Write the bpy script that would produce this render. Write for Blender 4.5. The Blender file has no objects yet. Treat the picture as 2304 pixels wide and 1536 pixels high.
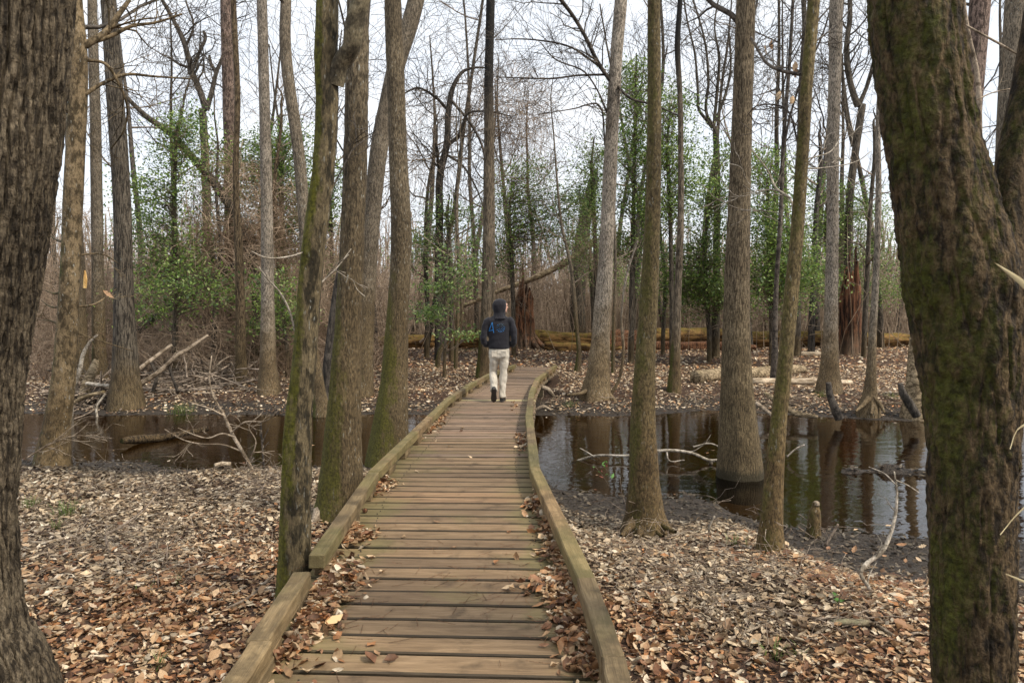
import bpy, bmesh, math, random
import numpy as np
from mathutils import Vector, Matrix
from mathutils.bvhtree import BVHTree

R = math.radians
SC = bpy.context.scene
COL = SC.collection
random.seed(7)
RNG = np.random.default_rng(11)

# ------------------------------------------------------------------ camera, sky, sun, exposure
FPX, CX, CY, HY, EYE = 1620.0, 1152.0, 768.0, 698.0, 1.6   # focal length and centre in photograph pixels, horizon row, eye height
PITCH = math.atan((CY - HY) / FPX)
cam = bpy.data.objects.new('camera', bpy.data.cameras.new('camera'))
COL.objects.link(cam)
cam.location = (0, 0, EYE)
cam.rotation_euler = (math.pi / 2 - PITCH, 0, 0)
cam.data.sensor_width = 36
cam.data.lens = 36 * FPX / 2304
cam.data.clip_end = 1500
cam.data.clip_start = 0.05
cam.data.dof.use_dof = True
cam.data.dof.focus_distance = 11.0
cam.data.dof.aperture_fstop = 9
SC.camera = cam

SUN_EL, SUN_AZ = 50, 118          # degrees; azimuth clockwise from +Y
world = bpy.data.worlds.new('World')
SC.world = world
world.use_nodes = True
wn = world.node_tree
wn.nodes.clear()
w_out = wn.nodes.new('ShaderNodeOutputWorld')
w_bg = wn.nodes.new('ShaderNodeBackground')
w_sky = wn.nodes.new('ShaderNodeTexSky')
w_sky.sky_type = 'NISHITA'
w_sky.sun_disc = False
w_sky.sun_elevation = R(SUN_EL)
w_sky.sun_rotation = R(SUN_AZ)
w_sky.dust_density = 2.0
w_tc = wn.nodes.new('ShaderNodeTexCoord')
w_map = wn.nodes.new('ShaderNodeMapping')
w_map.inputs['Scale'].default_value = (1.6, 1.6, 3.6)
w_no = wn.nodes.new('ShaderNodeTexNoise')
w_no.inputs['Scale'].default_value = 1.7
w_no.inputs['Detail'].default_value = 6
w_no.inputs['Roughness'].default_value = 0.55
w_ra = wn.nodes.new('ShaderNodeValToRGB')          # cloud thickness: thin bluish to thick white
w_ra.color_ramp.elements[0].position = 0.34
w_ra.color_ramp.elements[0].color = (3.85, 4.1, 4.45, 1)
w_ra.color_ramp.elements[1].position = 0.66
w_ra.color_ramp.elements[1].color = (5.0, 5.05, 5.1, 1)
w_mx = wn.nodes.new('ShaderNodeMix')
w_mx.data_type = 'RGBA'
w_mx.inputs[0].default_value = 0.9
wn.links.new(w_tc.outputs['Generated'], w_map.inputs['Vector'])
wn.links.new(w_map.outputs['Vector'], w_no.inputs['Vector'])
wn.links.new(w_no.outputs['Fac'], w_ra.inputs['Fac'])
wn.links.new(w_sky.outputs['Color'], w_mx.inputs[6])
wn.links.new(w_ra.outputs['Color'], w_mx.inputs[7])
wn.links.new(w_mx.outputs[2], w_bg.inputs['Color'])
w_bg.inputs['Strength'].default_value = 0.10
wn.links.new(w_bg.outputs['Background'], w_out.inputs['Surface'])

sun = bpy.data.objects.new('sun', bpy.data.lights.new('sun', 'SUN'))
COL.objects.link(sun)
sun.data.energy = 1.5
sun.data.angle = R(12)
sun.data.color = (1.0, 0.91, 0.77)
_az, _el = R(SUN_AZ), R(SUN_EL)
_sd = Vector((math.sin(_az) * math.cos(_el), math.cos(_az) * math.cos(_el), math.sin(_el)))
sun.rotation_euler = _sd.to_track_quat('Z', 'Y').to_euler()

SC.view_settings.view_transform = 'Standard'
SC.view_settings.look = 'None'
SC.view_settings.exposure = 1.42
SC.view_settings.gamma = 1
SC.view_settings.use_curve_mapping = False
SC.render.engine = 'CYCLES'
SC.cycles.use_denoising = True
SC.cycles.max_bounces = 6
SC.cycles.diffuse_bounces = 3
SC.cycles.glossy_bounces = 3
SC.cycles.transparent_max_bounces = 8
SC.cycles.caustics_reflective = False
SC.cycles.caustics_refractive = False

# ------------------------------------------------------------------ numeric helpers
def _hash(ix, iy, iz, seed):
    h = (ix.astype(np.int64) * 374761393 + iy.astype(np.int64) * 668265263 + iz.astype(np.int64) * 2147483647 + seed * 1274126177) & 0xffffffff
    h = ((h ^ (h >> 13)) * 1274126177) & 0xffffffff
    h = (h ^ (h >> 16)) & 0xffffff
    return h / float(0xffffff) * 2 - 1

def vnoise(x, y, z=0.0, seed=0):
    x, y, z = np.broadcast_arrays(np.asarray(x, float), np.asarray(y, float), np.asarray(z, float))
    ix, iy, iz = np.floor(x), np.floor(y), np.floor(z)
    fx, fy, fz = x - ix, y - iy, z - iz
    ux, uy, uz = fx * fx * (3 - 2 * fx), fy * fy * (3 - 2 * fy), fz * fz * (3 - 2 * fz)
    r = 0
    for dx in (0, 1):
        for dy in (0, 1):
            for dz in (0, 1):
                w = (ux if dx else 1 - ux) * (uy if dy else 1 - uy) * (uz if dz else 1 - uz)
                r = r + w * _hash(ix + dx, iy + dy, iz + dz, seed)
    return r

def fbm(x, y, z=0.0, seed=0, octv=3):
    r, a = 0, 1.0
    x, y, z = np.asarray(x, float), np.asarray(y, float), np.asarray(z, float)
    for k in range(octv):
        r = r + a * vnoise(x * 2 ** k, y * 2 ** k, z * 2 ** k, seed + k)
        a *= 0.5
    return r

def sstep(a, b, t):
    t = np.clip((t - a) / (b - a), 0, 1)
    return t * t * (3 - 2 * t)

WATER = -0.55
_nx = [-30, -12, -7, -4, -3, -2.5, -1, .4, .6, 1.2, 2.1, 2.5, 3.2, 4, 6, 12, 30]
_ny = [12, 10.6, 10.2, 9.7, 9.8, 9.9, 9.6, 9.1, 8.5, 8.15, 8.4, 7.3, 6.95, 6.7, 6.3, 6, 5]
_fx = [-30, -12, -9, -3.5, -1, .5, 2.2, 4.3, 6, 8, 12, 30]
_fy = [16, 15.0, 14.7, 14.9, 14.5, 14.8, 14.5, 15.5, 14.4, 13.8, 13.4, 12]

def edges(x, y):
    w = .30 * fbm(x * 1.1, y * 1.1, 3.3, 5, 3)
    tn = np.interp(x, _nx, _ny) - y + w            # > 0: on the near bank
    tf = y - np.interp(x, _fx, _fy) + w            # > 0: on the far bank
    return tn, tf

def ground(x, y):
    x, y = np.asarray(x, float), np.asarray(y, float)
    tn, tf = edges(x, y)
    hn = -.24 + .05 * vnoise(x * .6, y * .6, 0, 21) + .018 * vnoise(x * 2.3, y * 2.3, 0, 22)
    hf = -.30 + .32 * sstep(16, 34, y) + .06 * vnoise(x * .45, y * .45, 0, 23) + .02 * vnoise(x * 1.9, y * 1.9, 0, 24)
    zn = WATER + (hn - WATER) * sstep(-.25, 2.3 + 2.0 * sstep(-.4, .7, x), tn)
    zf = WATER + (hf - WATER) * sstep(-.2, 2.4, tf)
    dep = np.minimum(-tn, -tf)
    zw = WATER - .3 * sstep(-.15, 1.6, dep) + .02 * vnoise(x * 3, y * 3, 0, 25)
    zw = zw + .36 * np.exp(-((x - 5.0) / 1.6) ** 2 - ((y - 9.45 - .12 * np.sin(x * 3)) / .34) ** 2) * (1 + .25 * vnoise(x * 4, y * 4, 0, 26))
    zw = zw + .27 * np.exp(-((x - 4.5) / .7) ** 2 - ((y - 7.95) / .16) ** 2) * (1 + .3 * vnoise(x * 5, y * 5, 0, 27))
    zw = zw + .30 * np.exp(-((x - 2.6) / .25) ** 2 - ((y - 9.9) / .3) ** 2)
    z = np.where(tn > 0, zn, np.where(tf > 0, zf, zw))
    return z

def ray(px, py):
    u, v = (px - CX) / FPX, (CY - py) / FPX
    c, s = math.cos(PITCH), math.sin(PITCH)
    return np.array([u, c + v * s, -s + v * c])

def at(px, py, Y):
    """the point of the photograph's ray (px, py) at distance Y in front of the viewer"""
    d = ray(px, py)
    return np.array([0, 0, EYE]) + d * (Y / d[1])

def onz(px, py, z):
    d = ray(px, py)
    return np.array([0, 0, EYE]) + d * ((z - EYE) / d[2])

def hit(px, py):
    d = ray(px, py)
    o = np.array([0, 0, EYE])
    t = (WATER - EYE) / d[2] if d[2] < -1e-3 else 60.0
    for _ in range(9):                     # fixed point: each step lands on the height found by the last
        p = o + t * d
        g = max(float(ground(p[0], p[1])), WATER)
        t = .5 * t + .5 * min(60.0, (g - EYE) / d[2]) if d[2] < -1e-3 else 60.0
    return o + t * d

# ------------------------------------------------------------------ object helpers
def mesh_from(name, verts, faces, mat=None, smooth=True, col=None):
    """faces: list of (K, n) index arrays"""
    me = bpy.data.meshes.new(name)
    verts = np.ascontiguousarray(verts, dtype=np.float32).reshape(-1, 3)
    me.vertices.add(len(verts))
    me.vertices.foreach_set('co', verts.ravel())
    idx, starts, pos = [], [], 0
    for f in faces:
        f = np.asarray(f, dtype=np.int32)
        if f.size == 0:
            continue
        idx.append(f.ravel())
        starts.append(pos + np.arange(len(f), dtype=np.int32) * f.shape[1])
        pos += f.size
    idx, starts = np.concatenate(idx), np.concatenate(starts)
    me.loops.add(len(idx))
    me.polygons.add(len(starts))
    me.loops.foreach_set('vertex_index', idx)
    me.polygons.foreach_set('loop_start', starts)
    me.update(calc_edges=True)
    if smooth:
        me.polygons.foreach_set('use_smooth', np.ones(len(starts), dtype=bool))
    if col is not None:
        ca = me.color_attributes.new('Col', 'FLOAT_COLOR', 'POINT')
        c4 = np.ones((len(verts), 4), dtype=np.float32)
        c4[:, :3] = col
        ca.data.foreach_set('color', c4.ravel())
    if mat:
        me.materials.append(mat)
    return me

def obj(name, me, parent=None, loc=(0, 0, 0)):
    o = bpy.data.objects.new(name, me)
    COL.objects.link(o)
    o.location = loc
    if parent:
        o.parent = parent
    return o

def tag(o, label=None, cat=None, group=None, kind=None):
    if label: o['label'] = label
    if cat: o['category'] = cat
    if group: o['group'] = group
    if kind: o['kind'] = kind
    return o

def thing(name, label, cat, loc=(0, 0, 0), group=None, rz=0):
    e = obj(name, None, None, tuple(float(c) for c in loc))
    e.rotation_euler = (0, 0, rz)
    e.empty_display_size = .1
    return tag(e, label, cat, group)

def resample(P, Rr, n):
    P, Rr = np.asarray(P, float), np.asarray(Rr, float)
    d = np.concatenate([[0], np.cumsum(np.linalg.norm(np.diff(P, axis=0), axis=1))])
    s = np.linspace(0, d[-1], n)
    # cubic Hermite (Catmull-Rom) through the points
    m = np.gradient(P, d, axis=0)
    k = np.clip(np.searchsorted(d, s, side='right') - 1, 0, len(d) - 2)
    h = (d[k + 1] - d[k])
    t = ((s - d[k]) / h)[:, None]
    h = h[:, None]
    Q = (2 * t ** 3 - 3 * t ** 2 + 1) * P[k] + (t ** 3 - 2 * t ** 2 + t) * h * m[k] + (-2 * t ** 3 + 3 * t ** 2) * P[k + 1] + (t ** 3 - t ** 2) * h * m[k + 1]
    return Q, np.interp(s, d, Rr), s

def frames(P):
    T = np.gradient(P, axis=-2)
    T /= np.maximum(np.linalg.norm(T, axis=-1, keepdims=True), 1e-9)
    mt = np.abs(T.mean(axis=-2, keepdims=True))
    ref = np.where(mt[..., 2:3] > .6, np.array([0., 1., 0.]), np.array([0., 0., 1.]))
    U = np.cross(T, np.broadcast_to(ref, T.shape))
    U /= np.maximum(np.linalg.norm(U, axis=-1, keepdims=True), 1e-9)
    V = np.cross(T, U)
    return T, U, V

class Tubes:
    """thin branches collected into one mesh"""
    def __init__(self):
        self.b = {}
    def add(self, P, r):
        P = np.asarray(P, float)
        r = np.broadcast_to(np.asarray(r, float), (len(P),))
        self.b.setdefault(len(P), []).append((P, r))
    def addmany(self, P, r):
        self.b.setdefault(P.shape[1], []).append((P, r))
    def arrays(self, S=4):
        V, F, off = [], [], 0
        for n, L in self.b.items():
            P = np.concatenate([p[None] if p.ndim == 2 else p for p, _ in L])
            r = np.concatenate([q[None] if q.ndim == 1 else q for _, q in L])
            T, U, W = frames(P)
            a = np.arange(S) / S * 2 * math.pi
            ring = P[:, :, None, :] + r[:, :, None, None] * (np.cos(a)[:, None] * U[:, :, None, :] + np.sin(a)[:, None] * W[:, :, None, :])
            M = len(P)
            V.append(ring.reshape(-1, 3))
            base = off + np.arange(M)[:, None, None] * n * S + np.arange(n - 1)[None, :, None] * S
            j = np.arange(S)[None, None, :]
            k = (j + 1) % S
            F.append(np.stack([base + j, base + k, base + S + k, base + S + j], -1).reshape(-1, 4))
            off += M * n * S
        return np.concatenate(V), np.concatenate(F)
    def mesh(self, name, mat, S=4, origin=(0, 0, 0)):
        V, F = self.arrays(S)
        return mesh_from(name, V - np.asarray(origin, float), [F], mat)

def trunk_mesh(name, P, rad, mat, sides=20, step=.15, lobes=0, lobe_amp=.25, lobe_h=.5, rough=.03, seed=0, ridge=None, caps=False, origin=None, flat=1.0, dense=None, angles=None):
    P = np.asarray(P, float)
    L = np.linalg.norm(np.diff(P, axis=0), axis=1).sum()
    n = max(4, int(L / step))
    if dense is not None and dense < L - 1:
        Q, r, s = resample(P, rad, 4 * int(L / .05))
        sv = np.concatenate([np.arange(0, dense, step), np.arange(dense, L, max(.4, step * 6)), [L]])
        Q = np.stack([np.interp(sv, s, Q[:, c]) for c in range(3)], -1)
        r, s, n = np.interp(sv, s, r), sv, len(sv)
    else:
        Q, r, s = resample(P, rad, n)
    T, U, V = frames(Q)
    a = np.arange(sides) / sides * 2 * math.pi if angles is None else np.asarray(angles)
    sides = len(a)
    ca, sa = np.cos(a)[None, :], np.sin(a)[None, :]
    rr = r[:, None] * np.ones((1, sides))
    rm = rad[0] if np.isscalar(rad) else float(np.median(r))
    if lobes:
        ph = seed * 1.7
        lo = np.cos(lobes * a + ph) + .5 * np.cos((lobes + 2) * a + ph * 2.3)
        rr = rr * (1 + lobe_amp * lo[None, :] * np.exp(-s / lobe_h)[:, None])
    nz = fbm(ca * 1.6 + seed * 3.1, sa * 1.6 + seed, s[:, None] * .45 / max(rm * 4, .3), seed, 3)
    rr = rr * (1 + rough * 1.6 * nz)
    if ridge is not None:
        rr = rr + ridge(ca * r[:, None], sa * r[:, None], s[:, None])
    ring = Q[:, None, :] + rr[:, :, None] * (ca[..., None] * U[:, None, :] + flat * sa[..., None] * V[:, None, :])
    W = ring.reshape(-1, 3)
    i = np.arange(n - 1)[:, None] * sides
    j = np.arange(sides)[None, :]
    k = (j + 1) % sides
    F = [np.stack([i + j, i + k, i + sides + k, i + sides + j], -1).reshape(-1, 4)]
    if caps:
        W = np.concatenate([W, Q[:1] + .02 * T[:1], Q[-1:] - .02 * T[-1:]])
        c0, c1 = n * sides, n * sides + 1
        jj = np.arange(sides)
        F.append(np.stack([np.full(sides, c0), (jj + 1) % sides, jj], -1))
        e = (n - 1) * sides
        F.append(np.stack([np.full(sides, c1), e + jj, e + (jj + 1) % sides], -1))
    o = np.zeros(3) if origin is None else np.asarray(origin, float)
    return mesh_from(name, W - o, F, mat)

# ------------------------------------------------------------------ materials
def node(nt, t, ins=None, **props):
    nd = nt.nodes.new(t)
    for k, v in props.items():
        setattr(nd, k, v)
    for k, v in (ins or {}).items():
        s = nd.inputs[k]
        if hasattr(v, 'is_linked') or isinstance(v, bpy.types.NodeSocket):
            nt.links.new(v, s)
        else:
            s.default_value = v
    return nd

def c4(c):
    return (c[0], c[1], c[2], 1)

def mixc(nt, f, a, b, blend='MIX'):
    nd = nt.nodes.new('ShaderNodeMix')
    nd.data_type = 'RGBA'
    nd.blend_type = blend
    nd.clamp_factor = True
    for s, v in ((nd.inputs[0], f), (nd.inputs[6], a), (nd.inputs[7], b)):
        if isinstance(v, bpy.types.NodeSocket): nt.links.new(v, s)
        elif isinstance(v, (tuple, list)): s.default_value = c4(v)
        else: s.default_value = v
    return nd.outputs[2]

def math_(nt, op, a, b=0.0, clamp=False):
    nd = nt.nodes.new('ShaderNodeMath')
    nd.operation = op
    nd.use_clamp = clamp
    for s, v in ((nd.inputs[0], a), (nd.inputs[1], b)):
        if isinstance(v, bpy.types.NodeSocket): nt.links.new(v, s)
        else: s.default_value = v
    return nd.outputs[0]

def ramp(nt, f, stops):
    nd = nt.nodes.new('ShaderNodeValToRGB')
    e = nd.color_ramp.elements
    while len(e) < len(stops): e.new(.5)
    for k, (p, c) in enumerate(stops):
        e[k].position = p
        e[k].color = c4(c) if isinstance(c, (tuple, list)) else (c, c, c, 1)
    nt.links.new(f, nd.inputs[0])
    return nd.outputs[0]

def maprange(nt, v, a, b, c=0.0, d=1.0):
    nd = node(nt, 'ShaderNodeMapRange', {0: v, 1: a, 2: b, 3: c, 4: d})
    nd.interpolation_type = 'SMOOTHSTEP'
    return nd.outputs[0]

def noise(nt, vec, scale, detail=4, rough=.55, dist=0.0):
    return node(nt, 'ShaderNodeTexNoise', {'Vector': vec, 'Scale': scale, 'Detail': detail, 'Roughness': rough, 'Distortion': dist}).outputs['Fac']

def mapping(nt, vec, scale=(1, 1, 1), loc=(0, 0, 0)):
    return node(nt, 'ShaderNodeMapping', {'Vector': vec, 'Scale': scale, 'Location': loc}).outputs[0]

def new_mat(name):
    m = bpy.data.materials.new(name)
    m.use_nodes = True
    nt = m.node_tree
    nt.nodes.clear()
    out = nt.nodes.new('ShaderNodeOutputMaterial')
    bs = nt.nodes.new('ShaderNodeBsdfPrincipled')
    nt.links.new(bs.outputs[0], out.inputs[0])
    return m, nt, bs, out

def setin(nt, nd, k, v):
    if isinstance(v, bpy.types.NodeSocket): nt.links.new(v, nd.inputs[k])
    elif isinstance(v, (tuple, list)) and len(v) == 3: nd.inputs[k].default_value = c4(v)
    else: nd.inputs[k].default_value = v

def bump(nt, bs, h, strength=.5, dist=.02):
    b = node(nt, 'ShaderNodeBump', {'Height': h, 'Strength': strength, 'Distance': dist})
    nt.links.new(b.outputs[0], bs.inputs['Normal'])
    return b

def bark(name, dark, light, stain=None, stain_z=(1.2, 3.0), moss=0.0, moss_dir=(-1, -.2, 0), moss_col=(.075, .085, .014), moss_z=None,
         fleck=.0, vs=(24, 24, 3.0), bmp=.6, bdist=.015, wet=None, wetcol=(.035, .03, .025), wettop=None, furrow=1.0, gain=1.0):
    m, nt, bs, out = new_mat(name)
    tc = node(nt, 'ShaderNodeTexCoord').outputs['Object']
    geo = node(nt, 'ShaderNodeNewGeometry')
    oi = node(nt, 'ShaderNodeObjectInfo').outputs['Random']
    sep = node(nt, 'ShaderNodeSeparateXYZ', {0: geo.outputs['Position']})
    v1 = mapping(nt, tc, vs)
    n1 = noise(nt, v1, 1.0, 6, .62, .3)
    n2 = noise(nt, tc, 2.2, 4, .6)
    n3 = noise(nt, tc, 46.0, 3, .6)
    base = mixc(nt, maprange(nt, n1, .40, .58), dark, light)
    big = ramp(nt, n2, [(.3, (.62, .6, .58)), (.7, (1.3, 1.3, 1.3))])
    base = mixc(nt, 1.0, base, big, 'MULTIPLY')
    if stain:
        zz = math_(nt, 'ADD', sep.outputs[2], math_(nt, 'MULTIPLY', math_(nt, 'SUBTRACT', n2, .5), 2.4))
        f = maprange(nt, zz, stain_z[0], stain_z[1], 1.0, 0.0)
        st = mixc(nt, 1.0, mixc(nt, maprange(nt, n1, .33, .62), tuple(c * .45 for c in stain), tuple(c * 1.15 for c in stain)), big, 'MULTIPLY')
        base = mixc(nt, math_(nt, 'MULTIPLY', f, .92), base, st)
    if wettop:
        zz = math_(nt, 'ADD', sep.outputs[2], math_(nt, 'MULTIPLY', math_(nt, 'SUBTRACT', n1, .5), 2.5))
        base = mixc(nt, maprange(nt, zz, wettop[0], wettop[1]), base, (.02, .018, .016))
    if fleck:
        nf = noise(nt, mapping(nt, tc, (60, 60, 16)), 1.0, 2, .5)
        nf2 = noise(nt, tc, 1.1, 3, .6)
        th = maprange(nt, nf, .64, .72)
        base = mixc(nt, math_(nt, 'MULTIPLY', math_(nt, 'MULTIPLY', th, maprange(nt, nf2, .35, .6)), fleck), base, (.42, .42, .37))
    n4 = noise(nt, mapping(nt, tc, (95, 95, 34)), 1.0, 3, .7)
    base = mixc(nt, 1.0, base, ramp(nt, n4, [(.3, .42), (.5, .95), (.7, 1.5)]), 'MULTIPLY')
    hv = math_(nt, 'ADD', math_(nt, 'MULTIPLY', n1, furrow), math_(nt, 'MULTIPLY', n3, .35))
    if moss:
        dt = node(nt, 'ShaderNodeVectorMath', {0: geo.outputs['Normal'], 1: moss_dir}, operation='DOT_PRODUCT').outputs['Value']
        nm = math_(nt, 'ADD', math_(nt, 'MULTIPLY', noise(nt, mapping(nt, tc, (5, 5, 2.2)), 1.0, 6, .7), .75), math_(nt, 'MULTIPLY', noise(nt, tc, 30, 4, .7), .25))
        q = math_(nt, 'ADD', math_(nt, 'MULTIPLY', dt, .30), nm)
        if moss_z:
            q = math_(nt, 'ADD', q, maprange(nt, sep.outputs[2], moss_z[0], moss_z[1], .10, -.25))
        f = maprange(nt, q, .70 - .3 * moss, .90 - .3 * moss)
        mc = mixc(nt, maprange(nt, noise(nt, tc, 38, 3, .7), .3, .7), tuple(c * .45 for c in moss_col), tuple(c * 1.5 for c in moss_col))
        base = mixc(nt, math_(nt, 'MULTIPLY', f, .8), base, mc)
    if wet is not None:
        zz = math_(nt, 'ADD', sep.outputs[2], math_(nt, 'MULTIPLY', math_(nt, 'SUBTRACT', n1, .5), .3))
        fw = maprange(nt, zz, wet - .05, wet + .04, 1.0, 0.0)
        base = mixc(nt, fw, base, wetcol)
    tint = math_(nt, 'MULTIPLY', math_(nt, 'ADD', math_(nt, 'MULTIPLY', oi, .3), .85), gain)
    base = mixc(nt, 1.0, base, node(nt, 'ShaderNodeCombineColor', {0: tint, 1: tint, 2: tint}).outputs[0], 'MULTIPLY')
    setin(nt, bs, 'Base Color', base)
    bs.inputs['Roughness'].default_value = .85
    bs.inputs['Specular IOR Level'].default_value = .25
    bump(nt, bs, hv, bmp, bdist)
    return m

BROWN = (.15, .108, .056)
M = {}
M['grey'] = bark('grey_bark', (.085, .07, .05), (.245, .20, .145), BROWN, (1.0, 3.2), fleck=.9, moss=.16, moss_z=(0, 3), vs=(48, 48, 12), gain=0.85)
M['grey_pale'] = bark('pale_grey_bark', (.10, .085, .066), (.34, .29, .23), (.17, .12, .062), (.3, 2.4), fleck=.7, vs=(50, 50, 14))
M['brown'] = bark('brown_furrowed_bark', (.04, .028, .016), (.205, .15, .088), BROWN, (.2, 1.8), vs=(42, 42, 8), bmp=1.0, bdist=.025, gain=0.85)
M['brown_wet'] = bark('brown_bark_with_wet_foot', (.06, .044, .025), (.215, .168, .108), (.155, .115, .062), (.2, 2.6), vs=(64, 64, 11), bmp=1.0, bdist=.025, wet=-.43, wetcol=(.05, .04, .022), gain=0.8)
M['greydark'] = bark('dark_grey_bark', (.03, .024, .018), (.155, .13, .098), BROWN, (-.1, 1.0), vs=(36, 36, 5), bmp=1.0, bdist=.03, fleck=.3, gain=0.85)
M['olive'] = bark('olive_bark', (.085, .063, .03), (.19, .145, .07), (.165, .112, .052), (.0, 1.6), moss=.27, moss_dir=(-.6, -.5, 0), moss_col=(.085, .082, .016), fleck=.55, vs=(52, 52, 24), gain=0.78)
M['moss_left'] = bark('bark_mossy_on_one_side', (.045, .036, .02), (.205, .16, .09), None, moss=.66, moss_dir=(-1.0, -.25, 0), moss_col=(.135, .132, .014), fleck=.8, vs=(24, 24, 8), gain=0.68)
M['moss_foot'] = bark('bark_mossy_at_foot', (.075, .058, .036), (.21, .165, .105), BROWN, (1.0, 3.4), moss=.52, moss_dir=(-.9, -.2, 0), moss_col=(.105, .10, .015), moss_z=(.6, 2.8), fleck=.9, vs=(58, 58, 16), bmp=.8, gain=0.76)
M['bigridge'] = bark('deep_ridged_bark', (.05, .037, .023), (.235, .185, .122), None, vs=(42, 42, 7), bmp=1.0, bdist=.04, moss=.02, gain=0.74)
M['bigmoss'] = bark('dark_mossy_bark', (.022, .015, .008), (.115, .078, .04), None, moss=.38, moss_dir=(-.5, -.4, 0), moss_col=(.066, .072, .009), vs=(30, 30, 12), bmp=1.0, bdist=.035)
M['dark'] = bark('dark_bark', (.028, .024, .02), (.10, .085, .07), None, vs=(18, 18, 4))
M['black_top'] = bark('bark_black_with_wet_above', (.075, .06, .042), (.24, .19, .135), (.165, .112, .055), (.0, 2.0), wettop=(6.3, 8.0), moss=.12, moss_z=(0, 2), fleck=.3, vs=(30, 30, 6), gain=0.85)
M['lichen'] = bark('lichened_bark', (.08, .058, .03), (.27, .20, .115), (.18, .125, .062), (.0, 1.6), moss=.24, moss_dir=(-.8, -.2, 0), fleck=.9, vs=(14, 14, 8), gain=0.75)
M['pine'] = bark('rough_reddish_bark', (.065, .045, .036), (.25, .18, .145), None, vs=(18, 18, 7), bmp=1.0, bdist=.035)
M['mosslog'] = bark('mossy_log', (.07, .036, .014), (.33, .19, .07), None, moss=.36, moss_dir=(0, -.1, .8), moss_col=(.19, .145, .026), vs=(2.2, 9, 9), bmp=1.0, bdist=.08)
M['redlog'] = bark('rotten_red_wood', (.05, .022, .013), (.22, .105, .052), None, vs=(30, 30, 3), bmp=1.0, bdist=.04)
M['stump'] = bark('rotten_stump_wood', (.028, .013, .008), (.25, .115, .06), (.16, .11, .07), (-.1, 1.2), vs=(9, 9, 1.3), bmp=1.0, bdist=.08)
M['palewood'] = bark('pale_dead_wood', (.14, .105, .07), (.36, .29, .215), None, vs=(8, 8, 8), bmp=.5)
M['twig'] = bark('twig_bark', (.12, .09, .066), (.30, .24, .185), None, vs=(10, 10, 10), bmp=.2)
M['palewig'] = bark('pale_twig', (.19, .16, .12), (.44, .39, .32), None, vs=(14, 14, 14), bmp=.3)
M['darktwig'] = bark('dark_twig_bark', (.035, .029, .024), (.12, .10, .08), None, vs=(10, 10, 10), bmp=.2)
M['brush'] = bark('brown_brush', (.20, .145, .095), (.46, .36, .265), None, vs=(.5, .5, .5), bmp=.0)
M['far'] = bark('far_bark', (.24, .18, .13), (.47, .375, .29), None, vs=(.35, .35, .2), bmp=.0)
M['vine'] = bark('vine_tangle', (.17, .115, .075), (.44, .33, .235), None, vs=(.7, .7, .7), bmp=.0)
M['mosspale'] = bark('mottled_lichen_limb', (.09, .075, .05), (.26, .22, .14), None, moss=.35, moss_dir=(-.2, -.3, .5), moss_col=(.26, .25, .15), vs=(9, 9, 9), fleck=.9)
M['oldlog'] = bark('weathered_log', (.11, .08, .046), (.36, .28, .175), None, moss=.22, moss_dir=(0, 0, .5), moss_col=(.15, .12, .03), vs=(5, 20, 20), bmp=.8)
M['tanlog'] = bark('pale_tan_log', (.28, .21, .135), (.54, .44, .32), None, vs=(4, 20, 20), bmp=.6)
M['orange_wood'] = bark('freshly_split_wood', (.42, .24, .08), (.72, .48, .2), None, vs=(14, 14, 2), bmp=.6)

def leaf_mat(name, attr=True, cols=None, trans=.25, rough=.6, spec=.3):
    m, nt, bs, out = new_mat(name)
    if attr:
        base = node(nt, 'ShaderNodeVertexColor', layer_name='Col').outputs['Color']
    else:
        oi = node(nt, 'ShaderNodeObjectInfo').outputs['Random']
        base = ramp(nt, oi, [(k / (len(cols) - 1), c) for k, c in enumerate(cols)])
    tc = node(nt, 'ShaderNodeTexCoord').outputs['Object']
    base = mixc(nt, 1.0, base, ramp(nt, noise(nt, tc, 30, 3, .6), [(.3, .6), (.7, 1.3)]), 'MULTIPLY')
    setin(nt, bs, 'Base Color', base)
    bs.inputs['Roughness'].default_value = rough
    bs.inputs['Specular IOR Level'].default_value = spec
    tr = node(nt, 'ShaderNodeBsdfTranslucent')
    nt.links.new(base, tr.inputs['Color'])
    mx = node(nt, 'ShaderNodeMixShader', {0: trans})
    nt.links.new(bs.outputs[0], mx.inputs[1])
    nt.links.new(tr.outputs[0], mx.inputs[2])
    nt.links.new(mx.outputs[0], out.inputs[0])
    return m

LEAFCOLS = np.array([(.50, .33, .18), (.66, .49, .31), (.36, .195, .095), (.22, .105, .055), (.48, .295, .155), (.76, .63, .46), (.40, .24, .13), (.29, .15, .08), (.60, .42, .25), (.15, .075, .04), (.44, .21, .09)])
GREYCOLS = np.array([(.48, .37, .24), (.60, .48, .33), (.34, .235, .14), (.22, .145, .085), (.70, .59, .44), (.40, .29, .18), (.54, .42, .28), (.15, .10, .06)])
M['litter'] = leaf_mat('dry_leaves', True, trans=.15)
M['leafone'] = leaf_mat('dry_leaf', False, [tuple(c) for c in LEAFCOLS], trans=.12)
M['green'] = leaf_mat('evergreen_leaves', True, trans=.4, rough=.42, spec=.5)
M['grassblade'] = leaf_mat('grass_blades', True, trans=.3, rough=.5)

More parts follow.
